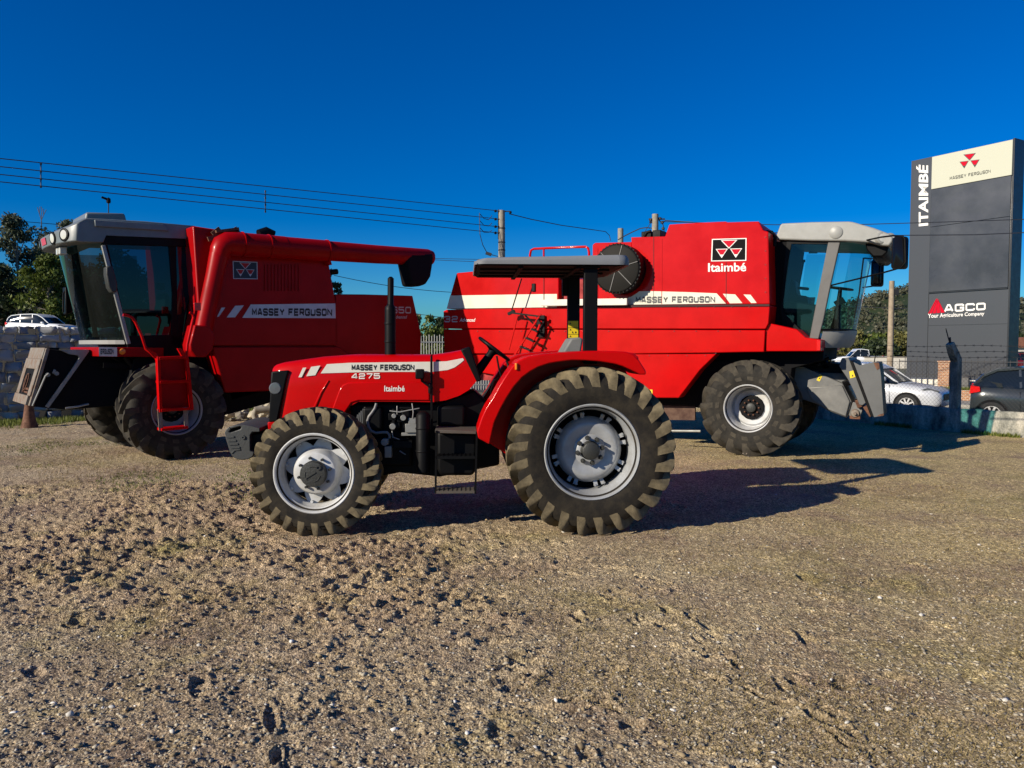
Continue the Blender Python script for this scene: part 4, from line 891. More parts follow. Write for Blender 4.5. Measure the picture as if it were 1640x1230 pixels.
for u, m, rw in ((.10, "lamp_glass", .085), (.26, "lamp_glass", .085), (.74, "lamp_glass", .085), (.90, "lamp_glass", .085)):
    c = front_pt(u, .45); t1 = (front_pt(u + .03, .45) - front_pt(u - .03, .45)).normalized(); t2 = (front_pt(u, .9) - front_pt(u, .1)).normalized(); nn = t1.cross(t2).normalized()
    if nn.x > 0: nn = -nn
    mb = MB(); mb.tube([c - nn * .02, c + nn * .012, c + nn * .016], [rw * 1.15, rw * 1.15, rw], 22, m=1); mb.tube([c + nn * .014, c + nn * .02], [rw * .95, rw * .5], 22, m=0)
    mb.build("roof_lamp", [m, "black"], rfl, smooth=40)
mb = MB(); pp = [front_pt(u, z) + Vector((-.012, -.006, .004)) for u, z in ((.42, .15), (.58, .15), (.58, .8), (.42, .8))]; mb.poly(pp); mb.build("name_plate", "red_lens", rfl)
mb = MB()
for u in (.30, .36): c = front_pt(u, 1.0) + Vector((.14, 0, -.07)); mb.box(c.x - .05, c.x + .05, c.y - .05, c.y + .05, c.z - .06, c.z + .05)
mb.build("work_lamp", "lamp_glass", rfl, bevel=.012)
wsl, rows = windshield(H, (166, 386), (203, 546), c1, c2, .42, .40, -1, "glass_green", cl)
mb = MB()
for r_ in (0, 8): mb.tube([Vector(p) for p in rows[r_]], .02, 6)
for j in (0, 20): mb.tube([Vector(r[j]) for r in rows], .04, 8)
mb.build("windshield_frame", "black", cl, smooth=60)
mb = MB(); rr = [[(p[0] - .03, p[1], rows[0][0][2] - h) for p in rows[0]] for h in (-.012, .05)]; mb.grid(rr)
for r_ in (0, 1): mb.f.append([r_ * 21 + j for j in range(21)]); mb.m.append(0)
mb.build("windshield_sill", "cab_grey", cl)
# door side
hp("cab_frame", [(166, 375.5), (322, 383), (322, 396), (281, 394.5), (168, 391)], c1 - .03, c1 + .05, "black", .006)
hp("cab_frame", [(270, 394), (282, 394), (284, 470), (284, 553), (274, 553), (276, 470)], c1 - .01, c1 + .05, "black", .006)
hp("cab_frame", [(319, 395), (324, 395), (307, 470), (296, 506), (290, 556), (283, 556), (284, 504), (296, 503)], c1 - .01, c1 + .05, "black", .006)
hp("cab_frame", [(203, 538), (277, 536), (310, 552), (310, 572), (250, 576), (205, 550)], c1 - .01, c1 + .08, "black", .006)
def hglass(name, pts, y, m="glass_smoke"): 
    mb = MB(); mb.poly([(x, y, z) for x, z in H.pts(pts, c1)]); return mb.build(name, m, cl)
dpoly = [(168, 391), (271, 394), (276, 470), (275, 538), (203, 540)]
hglass("door_glass", dpoly, c1 + .01); hglass("door_glass", dpoly, c2 - .01, "glass_green")
qpoly = [(281, 395), (320, 396), (297, 503), (284, 505)]
hglass("quarter_glass", qpoly, c1 + .01)
hp("cab_frame", [(276, 386), (282, 386), (284, 553), (274, 553)], c2 - .05, c2, "black", .004)
hp("cab_rear_wall", [(318, 384), (324, 384), (312, 450), (300, 556), (290, 556), (300, 490)], c1 + .05, c2, "black_matt", 0)
hp("cab_floor", [(203, 549), (312, 553), (312, 566), (205, 562)], c1, c2, "black", .01)
hp("driver_seat", [(222, 533), (222, 520), (212, 505), (222, 498), (262, 496), (264, 470), (269, 468), (273, 480), (272, 512), (265, 533)], 1.15, 1.65, "seat_green", .03, seg=3)
hp("console", [(205, 548), (206, 500), (222, 498), (228, 548)], 1.9, 2.2, "seat_green", .02)
hp("steering_column", [(196, 540), (198, 500), (190, 478), (200, 474), (208, 500), (206, 540)], 1.3, 1.45, "black", .02)
mb = MB(); p = H.p3(257, 458, c1 + .25); mb.box(p.x - .07, p.x + .07, p.y, p.y + .05, p.z - .06, p.z + .05); mb.build("extinguisher_box", "red_lens", cl, bevel=.01)
# arm with wrapped mirror across the door
mb = MB(); mb.bar(H.p3(165, 393, c1 - .14), H.p3(206, 551, c1 - .14), .055, .055); am = mb.build("mirror_arm", "alu", cl, bevel=.006)
mb = MB(); q = H.pts([(168, 428), (174, 425.5), (178.5, 427), (186, 455), (185.5, 468), (178, 469.5), (172, 461), (168, 440)], c1 - .2); mb.prism(q, c1 - .28, c1 - .10); mb.build("mirror", "hub_dark", am, bevel=.03, seg=3)
mb = MB(); mb.tube([H.p3(*p, 2.9) for p in ((118, 463), (105, 464), (101.5, 470), (101.5, 500))], .014, 7); am = mb.build("mirror_arm", "black", cl, smooth=50)
mb = MB(); c = H.p3(109, 482, 2.95); mb.hexa([Vector((a_, b_, c_)) + c for a_, b_, c_ in ((-.06, -.11, -.24), (-.06, .11, -.24), (-.06, .11, .24), (-.06, -.11, .24), (.05, -.09, -.2), (.05, .09, -.2), (.05, .09, .2), (.05, -.09, .2))])
mo = mb.build("mirror", "black", am, bevel=.02); mb = MB(); mb.poly([Vector((a_, b_, c_)) + c for a_, b_, c_ in ((.058, -.08, -.19), (.058, .08, -.19), (.053, .08, .19), (.053, -.08, .19))]); mb.build("mirror_glass", "mirror_glass", mo)
# red beam with white plate under the cab
hp("front_beam", [(158, 571), (158, 556), (262, 557), (262, 572)], .45, 2.35, "red_paint_shaded", .008)
decal(H, cl, [[(158.4, 570.4), (187.5, 571), (187.5, 556.2), (158.4, 555.8)]], .446, "white_paint", "name_plate")
lettering(H, cl, "ERGUSON", box_q(161, 558.6, 182, 567.4), .443, "letter_grey")
mb = MB(); mb.lathe([(.001, -.02), (.04, -.015), (.05, .01)], c=tuple(H.p3(196, 563, .445)), n=16); mb.build("marker_lamp", "amber", cl, smooth=40)
# ladder with hand rails in front of the wheel
ld = hp("ladder", [(253, 573), (298, 571), (306.5, 655), (256.5, 659)], -.24, -.20, "red_paint_shaded", .006)
yl = -.30
mb = MB(); mb.bar(H.p3(252.5, 571, yl), H.p3(256.5, 660, yl), .045, .10); mb.bar(H.p3(298, 570, yl), H.p3(306.5, 656, yl), .045, .10); mb.build("ladder_rail", "red_paint", ld, bevel=.006)
for a, b, dz in (((253, 574), (298, 572), 0), ((254.5, 612), (302, 610), 0), ((256.5, 657), (306, 654), 0), ((257, 688), (299.5, 684), 1)):
    mb = MB(); A, B = H.p3(*a, yl), H.p3(*b, yl); mb.hexa([A + Vector((0, -.06, -.02)), B + Vector((0, -.06, -.02)), B + Vector((0, -.06, .02)), A + Vector((0, -.06, .02)), A + Vector((0, .16, -.02)), B + Vector((0, .16, -.02)), B + Vector((0, .16, .02)), A + Vector((0, .16, .02))])
    mb.build("step", "red_paint", ld, bevel=.004)
mb = MB(); mb.bar(H.p3(255.5, 655, yl - .01), H.p3(258, 690, yl - .01), .06, .015); mb.bar(H.p3(296.5, 652, yl - .01), H.p3(299, 686, yl - .01), .06, .015); mb.build("step_strap", "rusty_tan", ld)
mb = MB(); mb.tube([H.p3(*p, yl) for p in ((197, 504.5), (205, 505.5), (211.5, 508.5), (217, 516), (227, 538), (233.5, 559), (252.5, 572.5))], .02, 9)
mb.tube([H.p3(*p, yl) for p in ((303.5, 500.5), (308.5, 503), (310, 508.6), (305, 530), (300, 552.5), (299, 572))], .02, 9); mb.build("hand_rail", "red_paint", ld, smooth=50)
hp("ladder_guard", [(233, 558), (240, 558.5), (252, 567), (254, 575), (247, 573)], yl - .02, yl + .03, "red_paint", .004)
hp("ladder_guard", [(284, 558), (290, 558), (298, 567), (300, 575), (292, 572)], yl - .02, yl + .03, "red_paint", .004)
# ---- feeder house reaching down to the front
n0, n1 = .92, 2.06
fl = hp("feeder_house", [(77, 558), (129, 566), (142, 560), (168, 562), (230, 590), (225, 640), (190, 650), (109, 656), (74, 653.5), (50.5, 651)], n0, n1, "black_matt", .01)
top = H.at(77, 558, n0); bot = H.at(49.5, 650.5, n0)
ft, fb = Vector((top[0], 0, top[1])), Vector((bot[0], 0, bot[1])); out = Vector((-(ft - fb).normalized().z, 0, (ft - fb).normalized().x))
if out.x > 0: out = -out
def fpt(v, y, o_): p = fb.lerp(ft, v) + out * o_; return Vector((p.x, y, p.z))
def fslab(v0, v1, ya_, yb_, o0, o1, mb, m=0): mb.hexa([fpt(v0, ya_, o0), fpt(v0, yb_, o0), fpt(v1, yb_, o0), fpt(v1, ya_, o0), fpt(v0, ya_, o1), fpt(v0, yb_, o1), fpt(v1, yb_, o1), fpt(v1, ya_, o1)], m)
mb = MB(); fslab(0, 1, n0 - .03, n1 + .03, -.02, .03, mb); fslab(.80, 1.0, n0 + .02, n1, .03, .045, mb); fslab(.62, .80, n0 + .02, n1, .03, .06, mb)
fslab(.0, .16, n0 + .05, n1 + .02, .03, .07, mb); fslab(.16, .80, n0 + .0, n0 + .22, .03, .055, mb); fslab(.16, .80, n1 - .20, n1 + .03, .03, .055, mb)
fo = mb.build("header_frame", "rusty_tan", fl, bevel=.008)
mb = MB(); fslab(.16, .62, n0 + .22, n1 - .20, .03, .036, mb); mb.build("opening", "black_matt", fo)
mb = MB(); cc = fpt(.38, (n0 + n1) / 2 - .02, .06); d1 = (ft - fb).normalized()
mb.tube([cc + d1 * (.13 * math.sin(t)) + Vector((0, .13 * math.cos(t), 0)) for t in [2 * math.pi * i / 24 for i in range(25)]], .011, 8, caps=False); mb.bar(cc - d1 * .17, cc + d1 * .1, .03, m=0)
mb.bar(fpt(.27, n0 + .22, .045), fpt(.27, n1 - .45, .045), .03); mb.bar(fpt(.21, n0 + .22, .045), fpt(.21, n1 - .45, .045), .025); mb.build("drive_coupling", "rust", fo, smooth=45)
mb = MB(); mb.bar(H.p3(75, 652, n0 - .05), H.p3(140, 561, n0 - .05), .035, .05); mb.build("feeder_strut", "alu", fl)
mb = MB(); mb.prism(H.pts([(94.6, 560), (141.5, 560), (136, 570), (90, 632), (86, 638), (126, 573), (124, 569), (110, 567)], n0 - .02), n0 - .07, n0 - .0); mb.build("feeder_shield", "alu", fl, bevel=.004)
mb = MB(); mb.tube([H.p3(52, 650, n0 - .03), H.p3(73, 602, n0 - .06), H.p3(78, 598, n0 - .07)], .014, 7); mb.lathe([(.001, -.05), (.03, -.05), (.035, .02)], c=tuple(H.p3(76, 600, n0)), n=12); mb.lathe([(.001, -.05), (.03, -.05), (.035, .02)], c=tuple(H.p3(90, 598, n0)), n=12); mb.bar(H.p3(85, 598, n0 - .03), H.p3(88, 592, n0 - .03), .03)
mb.tube([H.p3(105, 654, n0 - .1), H.p3(125, 651, n0 - .1), H.p3(142, 647, n0 - .1)], .016, 7); mb.build("feeder_lever", "alu", fl, smooth=45)
mb = MB(); mb.prism(H.pts([(76, 556.5), (93, 557), (92, 562), (80, 561)], n0 + .2), n0 + .1, n1 - .3); mb.build("hose_tray", "black", fl)
mb = MB(); mb.tube([H.p3(180, 572, .8), H.p3(195, 582, .8), H.p3(215, 588, .8)], .03, 8); mb.tube([H.p3(200, 572, .7), H.p3(215, 590, .7)], .04, 8); mb.bar(H.p3(165, 585, .8), H.p3(250, 588, .8), .08); mb.build("hydraulic_hose", "black", cl, smooth=60)
# rusty stand by the stone wall
js = wp(47, 677, 16.6)
mb = MB(); mb.lathe([(.001, 1.0), (.06, 1.0), (.075, .55), (.12, .22), (.17, .02), (.001, 0)], axis='z', n=18)
o = mb.build("bollard", "rust", None, smooth=45); o.location = (js.x, js.y, -.02)
tag(o, "rusty cone footed post by the stone wall, below the left harvester's front frame", "post")

# ================================================================ GROUND
def rndmat(name, c1, c2, rough=.85):
    m = bpy.data.materials.new(name); m.use_nodes = True; MATS[name] = m; n, l = m.node_tree.nodes, m.node_tree.links; b = n["Principled BSDF"]; g = n.new("ShaderNodeNewGeometry"); r = n.new("ShaderNodeValToRGB")
    r.color_ramp.elements[0].color = (*c1, 1); r.color_ramp.elements[1].color = (*c2, 1); l.new(g.outputs["Random Per Island"], r.inputs["Fac"]); l.new(r.outputs["Color"], b.inputs["Base Color"]); b.inputs["Roughness"].default_value = rough
def vnoise(x, y, seed, per=None):
    """value noise on numpy arrays"""
    xi = np.floor(x).astype(np.int64); yi = np.floor(y).astype(np.int64); fx = x - xi; fy = y - yi
    fx = fx * fx * fx * (fx * (fx * 6 - 15) + 10); fy = fy * fy * fy * (fy * (fy * 6 - 15) + 10)
    def h(a, b):
        n = (a * 374761393 + b * 668265263 + seed * 974711) & 0xffffffff; n = ((n ^ (n >> 13)) * 1274126177) & 0xffffffff
        return ((n ^ (n >> 16)) & 0xffff) / 65535.0
    return (h(xi, yi) * (1 - fx) + h(xi + 1, yi) * fx) * (1 - fy) + (h(xi, yi + 1) * (1 - fx) + h(xi + 1, yi + 1) * fx) * fy
def fbm(x, y, sc, oc, seed, gain=.5):
    a = 0; amp = 1; tot = 0
    for i in range(oc):
        c, s = math.cos(.6 + i), math.sin(.6 + i)
        a = a + amp * vnoise((x * c - y * s) / sc + 13.7 * i, (x * s + y * c) / sc + 7.1 * i, seed + i); tot += amp; amp *= gain; sc *= .5
    return a / tot
# low wall line to the street: W0 + t * WD (also the yard's edge)
W0 = np.array([9.76, 14.67]); WD = np.array([-1.46, 2.44]) / math.hypot(1.46, 2.44); WN = np.array([WD[1], -WD[0]])   # WN points to the street
if WN[0] < 0: WN = -WN
NR, NC = 1050, 1000
dd = 1.0 / np.linspace(1 / 2.3, 1 / 26.0, NR); uu = np.linspace(-1.02, 1.02, NC)
Yg = np.repeat(dd[:, None], NC, 1); Xg = dd[:, None] * uu[None, :]
Yg = Yg + (RNG.random(Yg.shape) - .5) * .25 * np.gradient(dd)[:, None]
def ss(a, b, x): t = np.clip((x - a) / (b - a), 0, 1); return t * t * (3 - 2 * t)
def ground_h(X, Y):
    h = (fbm(X, Y, 3.0, 3, 3) - .5) * .07
    m1 = ss(-.2, -1.9, X + .25 * (Y - 7)) * ss(10.3, 9.2, Y) * ss(4.2, 5.6, Y); m2 = ss(1.2, -.6, X) * ss(7.6, 7.0, Y) * ss(5.6, 6.3, Y)
    patch = ss(.40, .62, fbm(X, Y, 1.7, 3, 40))
    churn = np.clip(m1 * (.45 + .75 * patch) + .45 * m2 * patch + .22 * patch * ss(3.2, -2, X) * ss(9.5, 8, Y) + .13 * ss(2.5, -1, X) + .04, 0, 1)
    cl = fbm(X, Y * 1.15, .20, 4, 80, .55); rid = 1 - np.abs(2 * fbm(X, Y, .30, 3, 120) - 1)
    u_ = X * .826 + Y * .564; v_ = -X * .564 + Y * .826
    c2 = fbm(u_, v_ * 1.5, .11, 3, 140, .6); r2 = 1 - np.abs(2 * fbm(u_ * .7, v_ * 1.3, .19, 3, 170) - 1)
    c3 = fbm(u_, v_ * 1.6, .055, 2, 240, .6)
    rut = fbm(X * .5 + Y * .15, Y, .45, 3, 260)
    h = h + churn * 1.05 * ((rut - .5) * .05 + ss(.44, .70, cl) * .018 + ss(.80, .99, r2) * .020 + (rid - .8) * .018 * ss(.6, 1, rid) - ss(.36, .22, cl) * .016 + ss(.50, .72, c2) * .024 - ss(.42, .25, c2) * .016 + (c3 - .5) * .034)
    h = h + (fbm(X, Y, .10, 3, 200) - .5) * .014 + (fbm(X, Y, .034, 2, 300, .7) - .5) * .016
    return h, churn
Hg, churn = ground_h(Xg, Yg)
# foot prints and cleat marks pressed into the gravel
prints = []
pr = np.random.default_rng(21)
for k in range(60):
    y = 1 / pr.uniform(1 / 8.5, 1 / 3.0); x = pr.uniform(-.75, .75) * y
    if x < -.25 * y and pr.random() < .3: continue
    prints.append((x, y, pr.uniform(.02, .05), pr.uniform(.05, .12), pr.uniform(0, math.pi), pr.uniform(.012, .030)))
for k in range(26):                                                # two rows of tyre cleats crossing the front
    t = k / 25; prints.append((.8 + .6 * t + pr.normal() * .16, 6.0 - 2.5 * t, pr.uniform(.02, .035), pr.uniform(.06, .12), .7 + pr.normal() * .35, pr.uniform(.014, .034))); prints.append((-.35 + .5 * t + pr.normal() * .13, 5.3 - 1.7 * t, pr.uniform(.02, .035), pr.uniform(.06, .11), 1.9 + pr.normal() * .35, pr.uniform(.014, .034)))
for (x, y, a, b, th, dp) in prints:
    i0, i1 = np.searchsorted(dd, [y - .3, y + .3]); 
    if i1 - i0 < 2: continue
    sx = Xg[i0:i1] - x; sy = Yg[i0:i1] - y; p = (sx * math.cos(th) + sy * math.sin(th)) / a; q = (-sx * math.sin(th) + sy * math.cos(th)) / b
    r = np.sqrt(p * p + q * q) * (1 + 1.1 * (fbm(sx + x, sy + y, .09, 2, 500) - .5)); Hg[i0:i1] += -dp * np.exp(-(r ** 4)) + dp * .45 * np.exp(-((r - 1.45) / .32) ** 2)
flat = np.zeros_like(Hg)
def settle(cx, cy, r): 
    global Hg
    m = np.exp(-(((Xg - cx) ** 2 + (Yg - cy) ** 2) / r ** 2) ** 2); Hg = Hg * (1 - m) - .004 * m
def place(F, x, y): return (F.ox + x * F.c - y * F.s, F.oy + x * F.s + y * F.c)
for F, l in ((T, ((xr, .2), (xr, 1.7), (xf, .3), (xf, 1.6))), (G, ((gx, .3), (gx, 2.7))), (H, ((hx, .3), (hx, 2.5)))):
    for x, y in l: c = place(F, x, y); settle(c[0], c[1], .42)
side = (Xg - W0[0]) * WN[0] + (Yg - W0[1]) * WN[1]
Hg = Hg * ss(26, 22, Yg)
Hg = np.where(side > .12, -.5, Hg); Hg[-1, :] = -.5; Hg[:, 0] = -.5; Hg[:, -1] = -.5; Hg[0, :] = -.5
me = bpy.data.meshes.new("gravel_yard"); nv = NR * NC
co = np.stack([Xg, Yg, Hg], -1).reshape(-1, 3).astype(np.float32)
ii = np.arange(NR * NC).reshape(NR, NC); q = np.stack([ii[:-1, :-1], ii[:-1, 1:], ii[1:, 1:], ii[1:, :-1]], -1).reshape(-1, 4).astype(np.int32)
me.vertices.add(nv); me.vertices.foreach_set("co", co.ravel()); me.loops.add(q.size); me.loops.foreach_set("vertex_index", q.ravel())
me.polygons.add(len(q)); me.polygons.foreach_set("loop_start", np.arange(0, q.size, 4, dtype=np.int32)); me.polygons.foreach_set("loop_total", np.full(len(q), 4, np.int32))
me.update(calc_edges=True); me.validate(); me.shade_smooth()
at_ = me.attributes.new("churn", 'FLOAT', 'POINT'); at_.data.foreach_set("value", churn.ravel().astype(np.float32))
def gravelmat():
    m = bpy.data.materials.new("gravel"); m.use_nodes = True; MATS["gravel"] = m
    n, l = m.node_tree.nodes, m.node_tree.links; b = n["Principled BSDF"]; b.inputs["Roughness"].default_value = .9; b.inputs["Specular IOR Level"].default_value = .2
    tc = n.new("ShaderNodeTexCoord")
    def noise(sc, det, ro=.6):
        t = n.new("ShaderNodeTexNoise"); t.inputs["Scale"].default_value = sc; t.inputs["Detail"].default_value = det; t.inputs["Roughness"].default_value = ro; l.new(tc.outputs["Object"], t.inputs["Vector"]); return t.outputs["Fac"]
    def ramp(f, a, ca, b_, cb):
        r = n.new("ShaderNodeValToRGB"); r.color_ramp.elements[0].position = a; r.color_ramp.elements[1].position = b_; r.color_ramp.elements[0].color = (*ca, 1); r.color_ramp.elements[1].color = (*cb, 1); l.new(f, r.inputs["Fac"]); return r.outputs["Color"]
    def mix(f, a, b_, mode='MIX'):
        x = n.new("ShaderNodeMix"); x.data_type = 'RGBA'; x.blend_type = mode
        if isinstance(f, float): x.inputs["Factor"].default_value = f
        else: l.new(f, x.inputs["Factor"])
        l.new(a, x.inputs["A"]); l.new(b_, x.inputs["B"]); return x.outputs["Result"]
    grit = ramp(noise(38, 5, .8), .30, (0.155, 0.128, 0.092), .72, (0.50, 0.44, 0.325))
    mud = ramp(noise(16, 6, .7), .32, (0.19, 0.138, 0.088), .70, (0.47, 0.37, 0.245))
    at = n.new("ShaderNodeAttribute"); at.attribute_name = "churn"
    md = n.new("ShaderNodeMath"); md.operation = 'MULTIPLY_ADD'; l.new(noise(1.3, 5), md.inputs[0]); md.inputs[1].default_value = 1.6; 
    ad = n.new("ShaderNodeMath"); ad.operation = 'SUBTRACT'; l.new(at.outputs["Fac"], ad.inputs[0]); ad.inputs[1].default_value = .75; l.new(ad.outputs[0], md.inputs[2]); md.use_clamp = True
    c1 = mix(md.outputs[0], grit, mud)
    # dry straw / grass bits towards the right
    straw = ramp(noise(24, 6, .75), .35, (0.232, 0.185, 0.072), .70, (0.55, 0.47, 0.275))
    sx = n.new("ShaderNodeSeparateXYZ"); l.new(tc.outputs["Object"], sx.inputs[0])
    mr = n.new("ShaderNodeMapRange"); mr.inputs[1].default_value = -1.5; mr.inputs[2].default_value = 5; mr.inputs[3].default_value = -.25; mr.inputs[4].default_value = .55; l.new(sx.outputs["X"], mr.inputs[0])
    a2 = n.new("ShaderNodeMath"); a2.operation = 'MULTIPLY_ADD'; l.new(noise(.7, 4), a2.inputs[0]); a2.inputs[1].default_value = .9; l.new(mr.outputs[0], a2.inputs[2]); a2.use_clamp = True
    c2 = mix(a2.outputs[0], c1, straw)
    gm = ramp(noise(.55, 5, .7), .52, (0, 0, 0), .68, (1, 1, 1)); gcol = ramp(noise(20, 6, .75), .35, (.13, .12, .045), .7, (.38, .33, .15)); c2 = mix(gm, c2, gcol)
    dm = ramp(noise(.8, 6, .75), .47, (0, 0, 0), .66, (.85, .85, .85)); dcol = ramp(noise(30, 5, .7), .3, (.12, .085, .06), .7, (.31, .24, .175)); c2 = mix(dm, c2, dcol)
    v = n.new("ShaderNodeTexVoronoi"); v.inputs["Scale"].default_value = 75; v.inputs["Randomness"].default_value = 1; l.new(tc.outputs["Object"], v.inputs["Vector"])
    hsv = n.new("ShaderNodeSeparateColor"); l.new(v.outputs["Color"], hsv.inputs[0])
    peb = ramp(hsv.outputs[0], .78, (0.5, .5, .5), 1.0, (1.0, .97, .9)); 
    c3 = mix(.55, c2, peb, 'OVERLAY')
    v2 = n.new("ShaderNodeTexVoronoi"); v2.inputs["Scale"].default_value = 130; l.new(tc.outputs["Object"], v2.inputs["Vector"])
    s2 = n.new("ShaderNodeSeparateColor"); l.new(v2.outputs["Color"], s2.inputs[0])
    dk = ramp(s2.outputs[1], .0, (.36, .35, .34), .75, (1.40, 1.40, 1.37)); c4 = mix(.9, c3, dk, 'MULTIPLY')
    v4 = n.new("ShaderNodeTexVoronoi"); v4.inputs["Scale"].default_value = 48; l.new(tc.outputs["Object"], v4.inputs["Vector"]); s4 = n.new("ShaderNodeSeparateColor"); l.new(v4.outputs["Color"], s4.inputs[0])
    c4 = mix(.8, c4, ramp(s4.outputs[2], .0, (.60, .57, .53), .8, (1.36, 1.35, 1.30)), 'MULTIPLY')
    gn = n.new("ShaderNodeRGB"); gn.outputs[0].default_value = (1.26, 1.20, 1.24, 1); c4 = mix(1.0, c4, gn.outputs[0], 'MULTIPLY')
    l.new(c4, b.inputs["Base Color"])
    bp = n.new("ShaderNodeBump"); bp.inputs["Strength"].default_value = 1.0; bp.inputs["Distance"].default_value = .016
    s = n.new("ShaderNodeMath"); s.operation = 'ADD'; l.new(v.outputs["Distance"], s.inputs[0])
    s3 = n.new("ShaderNodeMath"); s3.operation = 'MULTIPLY'; l.new(noise(60, 6, .75), s3.inputs[0]); s3.inputs[1].default_value = 1.6; l.new(s3.outputs[0], s.inputs[1]); l.new(s.outputs[0], bp.inputs["Height"]); l.new(bp.outputs[0], b.inputs["Normal"])
gravelmat()
me.materials.append(MATS["gravel"]); gy = bpy.data.objects.new("gravel_yard", me); COL.objects.link(gy); struct(gy)
# far ground, one sheet to the horizon (a little lower, the street level)
mb = MB(); mb.poly([(-3000, -300, -.26), (3000, -300, -.26), (3000, 4000, -.26), (-3000, 4000, -.26)])
mat("ground_far", (.17, .15, .10), .95, col2=(.09, .10, .045), vscale=.08); struct(mb.build("ground", "ground_far"))
# stones and straw on the yard
ico = [(0, 0, 1), (.894, 0, .447), (.276, .851, .447), (-.724, .526, .447), (-.724, -.526, .447), (.276, -.851, .447), (.724, .526, -.447), (-.276, .851, -.447), (-.894, 0, -.447), (-.276, -.851, -.447), (.724, -.526, -.447), (0, 0, -1)]
icf = [(0, 1, 2), (0, 2, 3), (0, 3, 4), (0, 4, 5), (0, 5, 1), (1, 6, 2), (2, 7, 3), (3, 8, 4), (4, 9, 5), (5, 10, 1), (2, 6, 7), (3, 7, 8), (4, 8, 9), (5, 9, 10), (1, 10, 6), (6, 11, 7), (7, 11, 8), (8, 11, 9), (9, 11, 10), (10, 11, 6)]
icv = np.array(ico)
def hat(x, y):
    i = np.clip(np.searchsorted(dd, y), 0, NR - 1); j = np.clip(((x / y + 1.02) / 2.04 * (NC - 1)).round().astype(int), 0, NC - 1); return Hg[i, j]
def raw_mesh(name, V, Fc, m, parent=None, smooth=False):
    V = np.asarray(V, np.float32); Fc = np.asarray(Fc, np.int32); k = Fc.shape[1]
    me = bpy.data.meshes.new(name); me.vertices.add(len(V)); me.vertices.foreach_set("co", V.ravel()); me.loops.add(Fc.size); me.loops.foreach_set("vertex_index", Fc.ravel())
    me.polygons.add(len(Fc)); me.polygons.foreach_set("loop_start", np.arange(0, Fc.size, k, dtype=np.int32)); me.polygons.foreach_set("loop_total", np.full(len(Fc), k, np.int32))
    me.update(calc_edges=True); me.materials.append(MATS[m])
    if smooth: me.shade_smooth()
    o = bpy.data.objects.new(name, me); COL.objects.link(o); o.parent = parent; return o
def pebbles(name, n, lo, hi, m, seed, yr=(2.5, 11), flat_=.6, xr_=(-.9, .9)):
    r = np.random.default_rng(seed); y = 1 / r.uniform(1 / yr[1], 1 / yr[0], n); x = r.uniform(*xr_, n) * y; s = lo * (hi / lo) ** (r.random(n) ** 2.2)
    z = hat(x, y); V = icv[None] * (1 + .75 * (r.random((n, 12, 1)) - .5)) * s[:, None, None] * np.stack([r.uniform(.7, 1.5, n), r.uniform(.6, 1.1, n), r.uniform(.35, flat_ + .2, n)], -1)[:, None, :]
    th = r.uniform(0, 6.28, n); c, s_ = np.cos(th)[:, None], np.sin(th)[:, None]
    V = np.stack([V[..., 0] * c - V[..., 1] * s_, V[..., 0] * s_ + V[..., 1] * c, V[..., 2]], -1) + np.stack([x, y, z + s * .12], -1)[:, None, :]
    Fc = (np.array(icf)[None] + 12 * np.arange(n)[:, None, None]).reshape(-1, 3)
    return struct(raw_mesh(name, V.reshape(-1, 3), Fc, m), "stuff")
rndmat("pebble", (.10, .085, .070), (0.50, 0.44, 0.325)); rndmat("pebble_pale", (.45, .42, .36), (.75, .72, .66)); rndmat("clod", (.19, .14, .075), (.42, .32, .18))
tag(pebbles("gravel_stones", 26000, .004, .013, "pebble", 1, (2.5, 9)), "small brown and grey stones strewn over the gravel yard", "gravel")
tag(pebbles("pale_stones", 520, .005, .019, "pebble_pale", 2, (2.6, 10.5)), "scattered pale white stones lying on the brown gravel", "stones")
tag(pebbles("earth_clods", 1500, .006, .020, "clod", 3, (3.0, 11), .5, (-.9, .35)), "small clods of loose brown earth on the churned yard", "earth")
def blades(name, X, Y, Z, hh, w, m, seed, lean=.5):
    r = np.random.default_rng(seed); n = len(X); a = r.uniform(0, 6.28, n); b = r.uniform(0, 6.28, n); h = hh * r.uniform(.4, 1.2, n); ln = r.uniform(0, lean, n) * h
    p0 = np.stack([X - np.cos(a) * w, Y - np.sin(a) * w, Z], -1); p1 = np.stack([X + np.cos(a) * w, Y + np.sin(a) * w, Z], -1); p2 = np.stack([X + np.cos(b) * ln, Y + np.sin(b) * ln, Z + h], -1)
    return struct(raw_mesh(name, np.stack([p0, p1, p2], 1).reshape(-1, 3), np.arange(3 * n).reshape(-1, 3), m), "stuff")
r = np.random.default_rng(9)
# stone wall line on the left
SW0 = np.array([-13.2, 16.75]); SWD = np.array([.826, .564]); SWL = 7.6
n = 15000; t = r.uniform(-1, 8, n); off = np.abs(r.normal(0, .75, n)); gx_ = SW0[0] + SWD[0] * t + .564 * off; gy_ = SW0[1] + SWD[1] * t - .826 * off
keep = fbm(gx_, gy_, .9, 3, 55) > .42 + .04 * off; tag(blades("grass", gx_[keep], gy_[keep], np.zeros(keep.sum()) - .02, .13, .012, "grass_mat", 4), "green grass along the foot of the grey stone wall", "grass")
n = 14000; y = 8.6 + 5.4 * r.random(n) ** .8; x = r.uniform(-.72, -.2, n) * y; keep = fbm(x, y, 1.1, 4, 60) + r.normal(0, .03, n) > .58 + .06 * np.clip(10.5 - y, 0, 2)
tag(blades("grass", x[keep], y[keep], hat(x[keep], y[keep]) - .005, .035, .008, "grass_mat", 6, 1.2), "short green grass tufts around the left harvester's front wheels", "grass")
